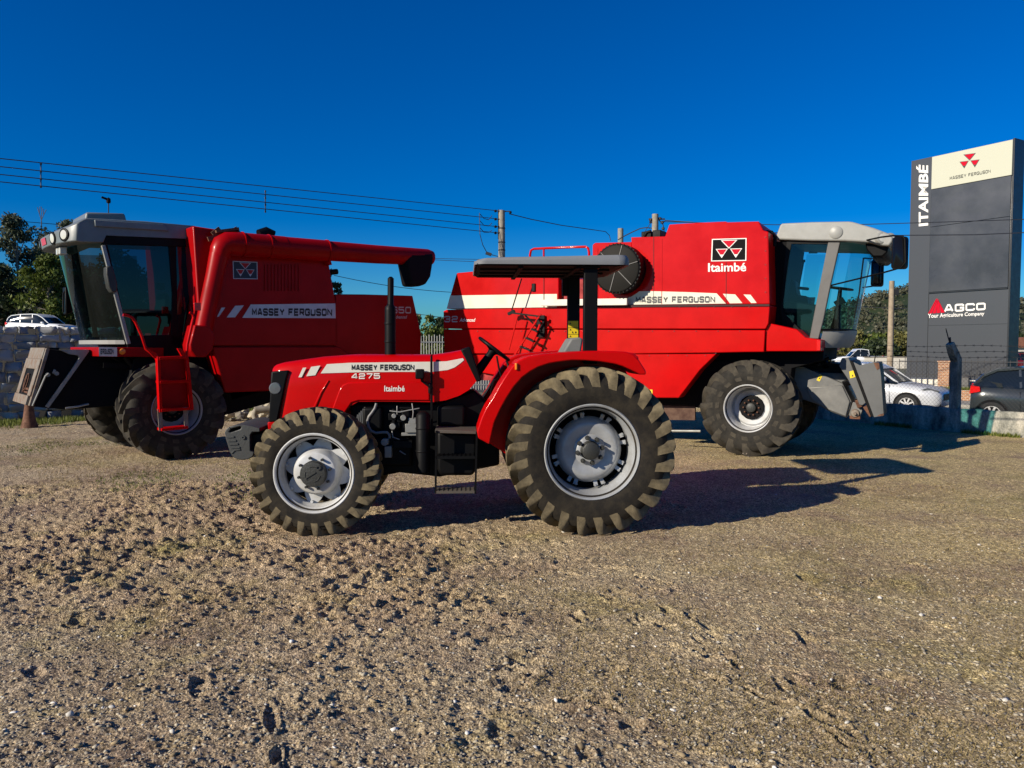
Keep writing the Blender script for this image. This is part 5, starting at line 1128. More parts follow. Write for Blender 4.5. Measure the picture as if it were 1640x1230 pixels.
n = 60000; y = 1 / r.uniform(1 / 15.0, 1 / 3.0, n); x = r.uniform(-.5, .95, n) * y; keep = (fbm(x, y, .9, 3, 71) + .10 * np.clip(x, -3, 3) / 3 > .50)
tag(blades("dry_grass", x[keep], y[keep], hat(x[keep], y[keep]) - .003, .022, .0035, "dry_grass_mat", 8, 2.2), "short dry straw coloured grass lying on the gravel", "grass")
n = 30000; y = r.uniform(8.5, 17, n); x = r.uniform(-.62, .6, n) * y; keep = (fbm(x, y, 1.3, 4, 171) + r.normal(0, .04, n) > .55) & ((x - W0[0]) * WN[0] + (y - W0[1]) * WN[1] < -.05)
tag(blades("dry_grass", x[keep], y[keep], hat(x[keep], y[keep]) - .004, .035, .006, "dry_grass_mat", 18, 1.6), "thin dry grass patches behind and around the tractor", "grass")
t = r.uniform(-.6, 3, 1500); off = np.abs(r.normal(0, .07, 1500)); gx_ = W0[0] + WD[0] * t - WN[0] * (off + .02); gy_ = W0[1] + WD[1] * t - WN[1] * (off + .02)
keep = fbm(gx_, gy_, .5, 2, 90) > .52; tag(blades("weeds", gx_[keep], gy_[keep], np.zeros(keep.sum()), .09, .012, "grass_mat", 12), "small green weeds at the foot of the low concrete wall", "weeds")

# ================================================================ STONE WALL, RAISED ROAD, LEFT CAR
def stonemat():
    rndmat("stone", (.18, .19, .21), (.46, .46, .44)); mat("joint_shade", (.03, .03, .03), .95); return
    mat("stone", (.20, .21, .22), .85, col2=(.34, .335, .32), vscale=2.2, bump=.6, bscale=14)
stonemat()
def stone_wall():
    rs = np.random.default_rng(31); V = []; Fc = []; z = -.05
    nrm = np.array([.564, -.826])
    while z < 2.18:
        hgt = rs.uniform(.17, .29); x = -1.0 + rs.uniform(0, .3)
        if z + hgt > 2.05: hgt = 2.22 - z
        while x < SWL + 1:
            w = rs.uniform(.15, .50); bl = rs.uniform(-.02, .075); NU, NV = 6, 5; base = len(V); ds = rs.integers(1e6)
            tilt = rs.normal(.04, .24, 2)
            for k in range(NV):
                for j in range(NU):
                    u, v = (0, .05, .3, .68, .95, 1)[j], (0, .06, .5, .94, 1)[k]; e = min(u, 1 - u, v, 1 - v); g = .005
                    cu, cv = (u - .5), (v - .5)
                    px = x + w / 2 + cu * (w - g * 2) + rs.normal(0, .012); pz = z + hgt / 2 + cv * (hgt - g * 2) + rs.normal(0, .012)
                    d = (-.03 if e == 0 else bl + tilt[0] * cu * w * 2 + tilt[1] * cv * hgt * 2 + rs.normal(0, .022))
                    p = SW0 + SWD * px + nrm * d; V.append((p[0], p[1], pz))
            for k in range(NV - 1):
                for j in range(NU - 1): a = base + k * NU + j; Fc.append((a, a + 1, a + NU + 1, a + NU))
            x += w + .012
        z += hgt + .006
    # core behind the joints, coloured dark for their shadowed, dirty gaps
    b = len(V)
    for tt, dep in ((-1, -.055), (SWL + 1, -.055), (SWL + 1, -.6), (-1, -.6)):
        p = SW0 + SWD * tt + nrm * dep; V += [(p[0], p[1], -.1), (p[0], p[1], 2.17)]
    Fc += [(b, b + 2, b + 3, b + 1), (b + 2, b + 4, b + 5, b + 3), (b + 4, b + 6, b + 7, b + 5), (b + 6, b, b + 1, b + 7), (b + 1, b + 3, b + 5, b + 7)]
    o = raw_mesh("stone_wall", V, Fc, "stone"); o.data.materials.append(MATS["joint_shade"])
    for i in range(len(Fc) - 5, len(Fc)): o.data.polygons[i].material_index = 1
    return tag(o, "grey dry stone retaining wall behind the left harvester's front frame", "wall")
stone_wall()
# rubble heap and pipe seen under the left harvester
rs = np.random.default_rng(5); mb = MB()
for k in range(220):
    s = rs.uniform(.04, .13); c = wp(0, 0, 1); X = rs.uniform(-7.6, -4.6); Y = rs.uniform(17.6, 19.6); z = max(0, .42 - .28 * abs(Y - 18.6)) * rs.random() * 1.3
    q = icv * (1 + .4 * (rs.random((12, 1)) - .5)) * s * np.array([1, .9, .7]) + np.array([X, Y, z + s * .4]); mb.add([tuple(p) for p in q], icf)
tag(mb.build("rubble_heap", "pebble"), "low heap of broken grey stones seen under the left harvester", "rubble")
a, b = wp(412, 668, 17.2), wp(424, 665.5, 17.2); mb = MB(); mb.tube([wp(405, 672, 17.2), wp(410, 660, 17.2), wp(417, 655, 17.2), wp(440, 655, 17.2)], .07, 12); mb.prism([(0, 0), (.3, 0), (.2, .5), (.1, .5)], 0, .15)
mb = MB(); mb.tube([wp(410, 676, 17.2), wp(407, 664, 17.2), wp(410, 655.5, 17.2)], .06, 10); mb.tube([wp(408, 656.5, 17.2), wp(442, 656.0, 17.4)], .08, 12); tag(mb.build("bent_pipe", "concrete_pole", smooth=50), "grey bent pipe lying on the rubble under the left harvester", "pipe")
# raised ground behind the wall (road embankment on the left)
mb = MB(); P = [SW0 + SWD * tt + np.array([-.564, .826]) * .3 for tt in (-60, SWL + 2)]; 
mb.hexa([(P[0][0], P[0][1], -.3), (P[1][0], P[1][1], -.3), (P[1][0], P[1][1], 2.1), (P[0][0], P[0][1], 2.1), (-160, 190, -.3), (-30, 190, -.3), (-30, 190, 3.2), (-160, 190, 3.2)])
struct(mb.build("embankment", "ground_far"))

# ---------------------------------------------------------------- cars
def loft_x(mb, st, sec, m=0, cap=True):
    rows = [[(x, s[0] * hw, zb + (zt - zb) * s[1]) for s in sec] for x, zb, zt, hw in st]; n = len(sec); o = len(mb.v)
    mb.grid(rows, m)
    if cap: mb.f.append([o + j for j in range(n)]); mb.m.append(m); mb.f.append([o + (len(st) - 1) * n + j for j in range(n)]); mb.m.append(m)
LOW = [(-.82, 0), (-.94, .06), (-.985, .3), (-1, .62), (-.965, .88), (-.86, .98), (-.5, 1.0), (.5, 1.0), (.86, .98), (.965, .88), (1, .62), (.985, .3), (.94, .06), (.82, 0), (-.82, 0)]
def car(name, label, loc, rz, L, Hh, Wd, paint, kind="hatch", wheel_r=.31, group=None, rear=None):
    """front towards +x, origin at the middle on the road"""
    o = thing(name, label, "pickup truck" if kind == "pickup" else "car", loc, rz, group); hw = Wd / 2; mb = MB(); k = Hh / 1.48
    zb = .24
    if kind == "hatch":
        lo = [(-.50, .34, .60, .72), (-.495, .28, .86, .84), (-.47, .25, 1.0, .93), (-.42, zb, 1.02, .97), (-.3, zb, .99, 1), (0, zb, .95, 1), (.15, zb, .94, 1), (.24, zb, .92, .99), (.36, zb, .84, .97), (.44, zb, .77, .92), (.475, .26, .71, .84), (.497, .30, .62, .70)]
        cab = [(-.485, .98, 1.02, .74), (-.43, .99, 1.28, .82), (-.36, .98, 1.42, .80), (-.22, .97, 1.475, .80), (-.02, .95, 1.48, .80), (.06, .94, 1.44, .80), (.13, .94, 1.30, .81), (.24, .92, .95, .84)]; ws_ = (-.30, .305)
    elif kind == "suv":
        lo = [(-.50, .45, .75, .78), (-.495, .36, 1.0, .88), (-.47, .32, 1.12, .95), (-.40, .3, 1.12, 1), (0, .3, 1.03, 1), (.2, .3, 1.0, .99), (.34, .3, .95, .97), (.43, .3, .86, .92), (.475, .34, .76, .84), (.497, .40, .62, .7)]
        cab = [(-.488, 1.08, 1.14, .78), (-.45, 1.1, 1.42, .82), (-.40, 1.1, 1.58, .80), (-.25, 1.08, 1.66, .80), (-.05, 1.04, 1.68, .80), (.04, 1.02, 1.62, .80), (.12, 1.0, 1.42, .81), (.22, .99, 1.03, .84)]; ws_ = (-.295, .29); k = Hh / 1.68
    else:
        lo = [(-.50, .5, 1.0, .9), (-.49, .45, 1.06, .95), (-.2, .42, 1.06, 1), (.0, .42, 1.05, 1), (.2, .42, 1.04, .99), (.34, .42, 1.02, .97), (.45, .44, .95, .93), (.49, .5, .8, .8)]
        cab = [(-.13, 1.03, 1.06, .84), (-.11, 1.05, 1.68, .80), (0, 1.05, 1.76, .79), (.09, 1.04, 1.74, .79), (.15, 1.03, 1.45, .81), (.22, 1.02, 1.06, .84)]; ws_ = (-.28, .31); k = Hh / 1.76
    if rear: ws_ = (rear, ws_[1])
    st = [(x * L, z0 * k, z1 * k, w * hw) for x, z0, z1, w in lo]; loft_x(mb, st, LOW)
    body = mb.build("body", paint, o, smooth=50)
    # greenhouse: glass hull, painted roof and pillars
    cs = [(x * L, z0 * k - .03, z1 * k, w * hw) for x, z0, z1, w in cab]; mb = MB()
    loft_x(mb, cs, [(-1.12, 0), (-1.06, .5), (-.93, .93), (-.8, .985), (.8, .985), (.93, .93), (1.06, .5), (1.12, 0)]); mb.build("windows", "car_glass", body, smooth=40)
    mb = MB(); top = cs[1:-1]; rows = [[(x, s * w, z1 + dz) for s, dz in ((-.97, -.05), (-.93, -.005), (-.6, .012), (.6, .012), (.93, -.005), (.97, -.05))] for x, z0, z1, w in top if z1 - z0 > .28]; mb.grid(rows)
    def pil(i, j, wd=.04):
        for sd in (-1, 1):
            a, b = cs[i], cs[j]; mb.bar((a[0], sd * a[3] * 1.10, a[1]), (b[0], sd * b[3] * .95, b[2] - .02), wd, .05)
    def edge(idx, wd):
        for sd in (-1, 1):
            for i in range(idx[0], idx[1]):
                a, b = cs[i], cs[i + 1]; mb.bar((a[0], sd * a[3] * .97, a[2] - .03), (b[0], sd * b[3] * .97, b[2] - .03), wd, .05)
    edge((0, len(cs) - 1), .05); m_ = len(cs) // 2
    for sd in (-1, 1):
        for px in ((-.24, -.04) if kind != "pickup" else (-.1, .04)):
            c = min(cs, key=lambda c: abs(c[0] - px * L)); mb.bar((px * L, sd * c[3] * 1.11, c[1] + .02), (px * L - .03, sd * c[3] * .95, c[2] - .03), .05 if px < -.1 else .03, .03)
    if kind == "hatch":
        for sd in (-1, 1):
            a = cs[0]; b = cs[2]; q = cs[1]
            mb.hexa([(a[0] + .02, sd * a[3] * 1.0, a[1]), (-.33 * L, sd * q[3] * 1.13, a[1] + .02), (-.335 * L, sd * q[3] * 1.12, a[1] + .12), (a[0] + .12, sd * q[3] * 1.02, a[1] + .2)] + [(a[0] + .02, sd * a[3] * .9, a[1]), (-.33 * L, sd * q[3] * 1.0, a[1] + .02), (-.335 * L, sd * q[3] * 1.0, a[1] + .12), (a[0] + .12, sd * q[3] * .9, a[1] + .2)])
    mb.build("roof", paint, body, smooth=45)
    # wheels and arches
    for x in ws_:
        for sd in (-1, 1):
            mb = MB(); mb.lathe([(.001, 0), (wheel_r * 1.17, 0), (wheel_r * 1.17, .2)], c=(x * L, sd * (hw - .0) - (0 if sd < 0 else .2), wheel_r * 1.02), n=26)
            mb = MB(); R1 = wheel_r * 1.16; P = [(x * L + R1 * math.cos(t), wheel_r + R1 * math.sin(t)) for t in [math.pi * (-.12 + 1.24 * i / 20) for i in range(21)]]
            mb.prism(P, sd * hw * .995 if sd > 0 else -hw * .995 - .012, sd * hw * .995 + .012 if sd > 0 else -hw * .995); mb.build("wheel_arch", "black", body)
            mb = MB(); yo = sd * (hw + .015)
            mb.lathe([(wheel_r * .62, 0), (wheel_r * .72, -.012), (wheel_r * .95, -.006), (wheel_r, .03), (wheel_r, .19), (.05, .19)], c=(0, 0, 0), n=28); wt = mb.build("wheel", "tyre_road", o, smooth=40)
            mb = MB(); mb.lathe([(wheel_r * .66, -.01), (wheel_r * .60, -.002), (wheel_r * .57, .03)], n=28); mb.lathe([(.001, -.004), (.05, -.004), (.06, .02)], n=14)
            for s_ in range(9):
                a = 2 * math.pi * s_ / 9; mb.bar((.04 * math.cos(a), .004, .04 * math.sin(a)), (wheel_r * .62 * math.cos(a), .0, wheel_r * .62 * math.sin(a)), .045, .02, up=(0, 1, 0))
            mb.build("rim", "rim_white", wt, smooth=40); wt.location = (x * L, yo, wheel_r); wt.rotation_euler = (0, .2, 0 if sd < 0 else math.pi)
    # lamps, grille, handles, mirrors, plates
    fr, rr_ = st[-3], st[2]
    for sd in (-1, 1):
        mb = MB(); zt = st[-3][2]; mb.hexa([(.385 * L, sd * hw * .955, zt - .02 * k), (.475 * L, sd * hw * .78, zt - .17 * k), (.485 * L, sd * hw * .72, zt - .05 * k), (.42 * L, sd * hw * .93, zt + .03)] + [(.385 * L, sd * hw * .8, zt - .02), (.45 * L, sd * hw * .6, zt - .17), (.45 * L, sd * hw * .6, zt - .05), (.42 * L, sd * hw * .8, zt + .03)]); mb.build("headlight", "headlamp", body, bevel=.012)
        mb = MB(); zt = .92 * k if kind == "hatch" else 1.0 * k; mb.hexa([(-.504 * L, sd * hw * .86, zt - .12), (-.445 * L, sd * hw * .985, zt - .06), (-.45 * L, sd * hw * .985, zt + .06), (-.497 * L, sd * hw * .86, zt + .09)] + [(-.47 * L, sd * hw * .6, zt - .12), (-.44 * L, sd * hw * .7, zt - .06), (-.44 * L, sd * hw * .7, zt + .06), (-.47 * L, sd * hw * .6, zt + .09)]); mb.build("tail_light", "red_lens", body, bevel=.01)
        mb = MB(); mb.box(.14 * L, .18 * L, sd * hw * 1.0 - (.14 if sd < 0 else 0), sd * hw * 1.0 + (.14 if sd > 0 else 0), .97 * k, 1.09 * k); mb.build("side_mirror", paint if kind != "pickup" else "black", body, bevel=.03)
        mb = MB()
        for px in (-.10, .10): mb.box(px * L - .1, px * L + .08, sd * hw - .015, sd * hw + .02, .80 * k, .84 * k)
        mb.build("door_handle", "black" if paint == "car_dark" else paint, body, bevel=.006)
        mb = MB()
        for px in (-.24, -.02, .2): mb.bar((px * L, sd * hw * 1.0, .34 * k), (px * L - .02, sd * hw * .985, .88 * k), .012, .008, up=(0, 1, 0))
        mb.box(-.22 * L, .22 * L, sd * hw - .01, sd * hw + .01, .28 * k, .33 * k); mb.build("door_seam", "black", body)
    mb = MB(); mb.hexa([(.485 * L, -.66 * hw, .50 * k), (.496 * L, -.3 * hw, .48 * k), (.496 * L, -.3 * hw, .62 * k), (.485 * L, -.66 * hw, .60 * k), (.47 * L, -.6 * hw, .50 * k), (.47 * L, -.3 * hw, .48 * k), (.47 * L, -.3 * hw, .62 * k), (.47 * L, -.6 * hw, .60 * k)]); mb.box(.470 * L, .500 * L, -.5 * hw, .5 * hw, .44 * k, .62 * k); mb.box(.465 * L, .492 * L, -.72 * hw, .72 * hw, .27 * k, .38 * k); mb.build("grille", "black", body, bevel=.01)
    return o
# car standing on the raised road
p = wp(70, 537, 53); car("parked_car", "small white estate car on the raised road above the stone wall", (p.x, p.y, 2.36), R_(-8), 4.5, 1.62, 1.84, "car_white", "suv", .35)

# ================================================================ STREET SIDE ON THE RIGHT
mb = MB(); c = W0 + WN * .3
def sp(t, o_, z): p = W0 + WD * t + WN * o_; return (p[0], p[1], z)
mb.poly([sp(-40, .25, -.235), sp(-40, 14, -.235), sp(60, 14, -.235), sp(60, .25, -.235)]); struct(mb.build("street", "asphalt"))
mb = MB(); mb.hexa([sp(-30, 9.0, -.23), sp(-30, 13.0, -.23), sp(40, 13.0, -.23), sp(40, 9.0, -.23), sp(-30, 9.0, -.10), sp(-30, 13.0, -.10), sp(40, 13.0, -.10), sp(40, 9.0, -.10)]); struct(mb.build("pavement", "pavement"))
def wallmat():
    m = bpy.data.materials.new("old_concrete"); m.use_nodes = True; MATS["old_concrete"] = m
    n, l = m.node_tree.nodes, m.node_tree.links; b = n["Principled BSDF"]; b.inputs["Roughness"].default_value = .9
    tc = n.new("ShaderNodeTexCoord"); mp = n.new("ShaderNodeMapping"); mp.inputs["Scale"].default_value = (1, 1, .45); l.new(tc.outputs["Object"], mp.inputs[0])
    t = n.new("ShaderNodeTexNoise"); t.inputs["Scale"].default_value = 3.2; t.inputs["Detail"].default_value = 9; t.inputs["Roughness"].default_value = .72; l.new(mp.outputs[0], t.inputs["Vector"])
    r = n.new("ShaderNodeValToRGB"); e = r.color_ramp.elements; e[0].position = .34; e[0].color = (.045, .050, .042, 1); e[1].position = .66; e[1].color = (.50, .46, .38, 1)
    x = e.new(.50); x.color = (.24, .235, .20, 1); l.new(t.outputs["Fac"], r.inputs["Fac"])
    t2 = n.new("ShaderNodeTexNoise"); t2.inputs["Scale"].default_value = 30; t2.inputs["Detail"].default_value = 6; l.new(tc.outputs["Object"], t2.inputs["Vector"])
    mx = n.new("ShaderNodeMix"); mx.data_type = 'RGBA'; mx.blend_type = 'OVERLAY'; mx.inputs["Factor"].default_value = .6; l.new(r.outputs[0], mx.inputs["A"]); l.new(t2.outputs["Fac"], mx.inputs["B"]); l.new(mx.outputs["Result"], b.inputs["Base Color"])
    bp = n.new("ShaderNodeBump"); bp.inputs["Strength"].default_value = .5; bp.inputs["Distance"].default_value = .02; l.new(t2.outputs["Fac"], bp.inputs["Height"]); l.new(bp.outputs[0], b.inputs["Normal"])
wallmat()
mb = MB(); NT = 170; rs = np.random.default_rng(8)
rows = []
for i in range(NT + 1):
    t = -18 + 30 * i / NT; j = [rs.normal(0, .006) for _ in range(6)]
    rows.append([sp(t, -.01 + j[0], -.3), sp(t, -.012 + j[0], .2 + j[1]), sp(t, j[2], .455 + j[3]), sp(t, .03, .482 + j[3]), sp(t, .15, .482 + j[4]), sp(t, .18, .455), sp(t, .18, -.3)])
mb.grid(rows); mb.f.append(list(range(7))); mb.m.append(0); tag(mb.build("low_wall", "old_concrete", smooth=60), "low weathered concrete wall with dark stains along the street", "wall")
# concrete fence posts with bent tops, chain link and barbed wire
def fpost(t, label):
    o = thing("fence_post", label, "fence post"); mb = MB()
    rows = []
    a = sp(t, .09, .40); b2 = sp(t, .09, 1.47); c2 = sp(t, -.04, 1.64); d2 = sp(t, -.16, 1.82)
    for p, w in ((a, .085), (b2, .08), (c2, .075), (d2, .06)): rows.append([(p[0] + WD[0] * u * w + WN[0] * v * w, p[1] + WD[1] * u * w + WN[1] * v * w, p[2] + .03 * v) for u, v in ((-1, -1), (1, -1), (1, 1), (-1, 1), (-1, -1))])
    mb.grid(rows); mb.f.append([15, 16, 17, 18]); mb.m.append(0); mb.build("post", "old_concrete", o, bevel=.012)
    mb = MB(); e = Vector(d2); mb.tube([e, e + Vector((-.03, 0, .09)), e + Vector((-.09, 0, .30))], .012, 6); mb.tube([e + Vector((.02, 0, -.1)), e + Vector((0, 0, .12))], .02, 6); mb.build("iron_rod", "iron", o); return o
fpost(1.33, "mossy bent concrete fence post on the low wall beside the silver car")
o = thing("chain_link_fence", "rusty chain link fence with barbed wire strands standing on the low wall", "fence")
mb = MB(); s_ = .085; z0, z1 = .49, 1.42
t0, t1 = -5.0, 7.0
k = int((t1 - t0 + (z1 - z0)) / s_)
for i in range(k):
    for sg in (-1, 1):
        a = t0 + i * s_ - (z1 - z0) if sg > 0 else t0 + i * s_; e = a + sg * (z1 - z0)
        q0, q1 = (a, z0), (e, z1)
        def clip(p, q):
            if p[0] < t0: f = (t0 - p[0]) / (q[0] - p[0]); p = (t0, p[1] + f * (q[1] - p[1]))
            if p[0] > t1: f = (t1 - p[0]) / (q[0] - p[0]); p = (t1, p[1] + f * (q[1] - p[1]))
            return p
        if max(a, e) < t0 or min(a, e) > t1: continue
        q0, q1 = clip(q0, q1), clip(q1, q0); mb.tube([sp(q0[0], .09 + .004 * sg, q0[1]), sp(q1[0], .09 + .004 * sg, q1[1])], .0017, 3, caps=False)
for z in (.5, .95, 1.42): mb.tube([sp(t0, .085, z), sp(t1, .085, z)], .003, 4)
mb.build("wire_mesh", "iron", o)
for of, z in ((.06, 1.53), (-.02, 1.64), (-.11, 1.76)):
    mb = MB(); P = []; tt = t0
    while tt < t1: P.append(sp(tt, of, z + .012 * math.sin(tt * 3 + of * 9))); tt += .25
    mb.tube(P, .0035, 4, caps=False)
    tt = t0 + .1
    while tt < t1: p = Vector(sp(tt, of, z + .012 * math.sin(tt * 3 + of * 9))); mb.bar(p + Vector((-.02, 0, -.02)), p + Vector((.02, 0, .02)), .004); mb.bar(p + Vector((.02, 0, -.02)), p + Vector((-.02, 0, .02)), .004); tt += .17
    mb.build("barbed_wire", "iron", o)
# parked cars
p = wp(1452, 640, 22.0); a = R_(-42); ca, sa = math.cos(a), math.sin(a); L_ = 4.4; lx, ly = .305 * L_, -.88
car("parked_car", "silver hatchback with its bonnet to the right, parked behind the low wall", (p.x - (lx * ca - ly * sa), p.y - (lx * sa + ly * ca), -.235), a, L_, 1.50, 1.76, "car_silver", "hatch", .315)
p = wp(1588, 656, 18.9); a = R_(-32); ca, sa = math.cos(a), math.sin(a); lx, ly = -.385 * 4.1, -.87
car("parked_car", "dark grey hatchback cut by the right edge, parked behind the low wall", (p.x - (lx * ca - ly * sa), p.y - (lx * sa + ly * ca), -.235), a, 4.1, 1.49, 1.74, "car_dark", "hatch", .315, None, -.385)
p = wp(1377, 586, 75); car("pickup_truck", "small white pickup truck far away left of the wooden pole", (p.x, p.y, -.235), R_(172), 5.0, 1.76, 1.85, "car_white", "pickup", .38)
p = wp(1625, 586, 60); car("parked_car", "small dark red car far behind the tall sign at the right edge", (p.x, p.y, -.235), R_(10), 4.3, 1.48, 1.74, "car_red", "hatch")
# ---------------------------------------------------------------- pylon sign
P1 = wp(1613, 555, 28.0); P0 = wp(1453, 555, 31.3)
dvec = Vector((P1.x - P0.x, P1.y - P0.y, 0)); SWd = dvec.length; ang = math.atan2(dvec.y, dvec.x)
S = Frame(P0.x, P0.y, math.degrees(ang))
sg = thing("pylon_sign", "tall dark grey dealer sign tower with white panel at the top", "sign", (P0.x, P0.y, 0), ang)
x1 = SWd; topL = S.at(1464.5, 258.5, 0)[1]; topR = S.at(1623, 221.5, 0)[1]; ZT = (topL + topR) / 2
mb = MB(); mb.box(0, x1, 0, .62, -.26, ZT); tw = mb.build("tower", "sign_grey", sg, bevel=.015)
xs = S.at(1494, 255, 0)[0]
mb = MB(); mb.box(x1 + .001, x1 + .06, -.03, .66, -.26, ZT + .03); mb.build("tower_edge", "sign_dark", tw, bevel=.01)
mb = MB(); mb.box(.0, xs - .02, -.02, .0, 0, ZT - .0); mb.build("side_panel", "sign_grey", tw)
zw0 = S.at(1621, 280, 0)[1]; zw1 = S.at(1492, 304, 0)[1]; zw = (zw0 + zw1) / 2
mb = MB(); mb.box(xs, x1 - .0, -.06, .0, zw, ZT - .02); wpnl = mb.build("white_panel", "sign_white", tw, bevel=.01)
zl0 = (S.at(1611, 459, 0)[1] + S.at(1487, 469, 0)[1]) / 2
def panel(zA, zB, y, dents):
    rows = []; NX_, NZ_ = 16, 16; rs = np.random.default_rng(dents)
    for i in range(NZ_ + 1):
        v = i / NZ_; rows.append([(xs + (x1 - .02 - xs) * j / NX_, y + .012 * (mnoise.noise(Vector((j * .22, i * .22, dents * 3.1)))), zA + (zB - zA) * v) for j in range(NX_ + 1)])
    mb = MB(); mb.grid(rows); mb.box(xs, x1 - .02, y + .02, 0, zA, zB); return mb.build("dark_panel", "sign_panel", tw, smooth=60)
zmid = (S.at(1611, 350, 0)[1] + S.at(1489, 362, 0)[1]) / 2
panel(zmid + .01, zw - .02, -.045, 1); panel(zl0, zmid - .01, -.045, 2)
mb = MB(); mb.box(xs, x1 - .02, -.06, 0, zl0 - .05, zl0 - .02); mb.build("panel_lip", "sign_dark", tw)
zz = S.at(1560, 519, 0)[1]; mb = MB(); mb.box(xs, x1 - .02, -.010, -.0, zz - .02, zz - .01); mb.box(xs - .02, xs - .01, -.012, 0, 0, zl0); mb.build("panel_joint", "sign_dark", tw)
emblem(S, wpnl, [(1531.5, 275), (1574, 271), (1574, 241.5), (1532, 247)], -.062, ("letter_grey", "sign_white", "logo_red"), frame=False)
lettering(S, wpnl, "MASSEY FERGUSON", [(1521, 288.5), (1586.5, 276.5), (1586.5, 271.2), (1521, 283)], -.064, "letter_black", t=.2)
lettering(S, tw, "ITAIMBÉ", [(1486.5, 361), (1486.5, 265), (1467.5, 263), (1467.5, 363)], -.024, "letter_white", stroke=False, bold=.03)
mb = MB(); fn = quad_map(S, [(1486, 502.5), (1513, 500.5), (1513, 477.5), (1486, 478.5)], -.014)
for a, b, c, d in (((0, 0), (.5, 1), (.52, .98), (.05, 0)), ((.08, 0), (.52, .95), (.56, .9), (.24, 0)), ((.28, 0), (.56, .85), (.60, .8), (.48, 0)), ((.52, 0), (.58, .9), (.64, .78), (.74, 0)), ((.78, 0), (.60, .95), (.54, 1.0), (1.0, 0))): mb.poly([fn(u, v, 0) for u, v in (a, d, c, b)])
mb.build("emblem", "logo_red", tw)
lettering(S, tw, "AGCO", [(1512, 500.5), (1578.5, 496.5), (1578.5, 484.5), (1512, 487.5)], -.014, "letter_white", w=1.15, t=.24)
lettering(S, tw, "Your Agriculture Company", [(1486, 511.5), (1576.5, 506.5), (1576.5, 499), (1486, 502.5)], -.014, "letter_white", stroke=False, bold=.02)
# white plinth wall, iron fence, pillar, meter box, planter
Q = Frame(P0.x - .4, P0.y - 2.0, math.degrees(ang) + 22)
def qx(px, y=0): return Q.at(px, 600, y)[0]
mb = MB(); za, zb2 = -.24, Q.at(1540, 607, 0)[1]; mb.box(qx(1440), qx(1640), 0, .2, za, zb2); tag(mb.build("plinth_wall", "white_paint", bevel=.01), "low white wall at the foot of the tall sign", "wall"); bpy.context.view_layer.objects
pw = COL.objects["plinth_wall"]; pw.location = (Q.ox, Q.oy, 0); pw.rotation_euler = (0, 0, Q.a)
fe = thing("iron_fence", "thin black iron railing in front of the white wall below the sign", "fence", (Q.ox, Q.oy, 0), Q.a)
mb = MB(); xA, xB = qx(1440, -.35), qx(1650, -.35); zt = Q.at(1540, 577, -.35)[1]; n_ = int((xB - xA) / .19)
for k in range(n_): x = xA + k * (xB - xA) / n_; mb.box(x - .011, x + .011, -.36, -.34, -.24, zt + (.1 if k % 2 else .02))
mb.build("bar", "iron", fe); mb = MB()
for z in (.05, zt - .55, zt - .05): mb.box(xA, xB, -.365, -.335, z - .015, z + .015)
mb.build("rail", "iron", fe)
def brickmat():
    m = bpy.data.materials.new("brick"); m.use_nodes = True; MATS["brick"] = m; n, l = m.node_tree.nodes, m.node_tree.links; b = n["Principled BSDF"]; b.inputs["Roughness"].default_value = .9
    tc = n.new("ShaderNodeTexCoord"); mp = n.new("ShaderNodeMapping"); mp.inputs["Rotation"].default_value = (R_(90), 0, 0); l.new(tc.outputs["Object"], mp.inputs[0]); t = n.new("ShaderNodeTexBrick"); l.new(mp.outputs[0], t.inputs["Vector"])
    t.inputs["Scale"].default_value = 4.2; t.inputs["Color1"].default_value = (.42, .20, .09, 1); t.inputs["Color2"].default_value = (.22, .08, .035, 1); t.inputs["Mortar"].default_value = (.42, .36, .28, 1); t.inputs["Mortar Size"].default_value = .03; t.inputs["Bias"].default_value = -.1; l.new(t.outputs[0], b.inputs["Base Color"])
brickmat()
a, b = Q.at(1502, 611, -.75), Q.at(1521, 578, -.75); mb = MB(); mb.box(a[0], b[0], -.8, -.35, -.24, b[1] - .05); mb.box(a[0] - .03, b[0] + .03, -.83, -.32, b[1] - .05, b[1]); bp_ = tag(mb.build("brick_pillar", "brick", bevel=.008), "orange brick pillar behind the bent fence post", "pillar"); bp_.location = (Q.ox, Q.oy, 0); bp_.rotation_euler = (0, 0, Q.a)
a, b = Q.at(1536, 626, -.6), Q.at(1552, 605, -.6); mb = MB(); mb.box(a[0], b[0], -.7, -.4, -.24, b[1]); mb.box(a[0] - .02, b[0] + .02, -.72, -.38, b[1], b[1] + .04); o = tag(mb.build("meter_box", "pillar_grey", bevel=.02), "dark grey box standing before the white wall, right of the brick pillar", "box"); o.location = (Q.ox, Q.oy, 0); o.rotation_euler = (0, 0, Q.a)
a, b = Q.at(1500, 649, -2.4), Q.at(1640, 629, -2.4); mb = MB(); mb.box(a[0], b[0], -2.4, -1.2, -.24, b[1] + .02); o = tag(mb.build("planter", "brick", bevel=.01), "low orange brick planter kerb between the silver and dark cars", "planter"); o.location = (Q.ox, Q.oy, 0); o.rotation_euler = (0, 0, Q.a)
rr = np.random.default_rng(3); n = 1500; print("PL",a,b,xs); lx = rr.uniform(min(a[0],b[0]), max(a[0],b[0]), n); ly = rr.uniform(-2.3, -1.3, n); X_ = Q.ox + lx * Q.c - ly * Q.s; Y_ = Q.oy + lx * Q.s + ly * Q.c
tag(blades("grass", X_, Y_, np.full(n, b[1]), .12, .012, "grass_mat", 14), "strip of grass on the brick planter below the sign", "grass")

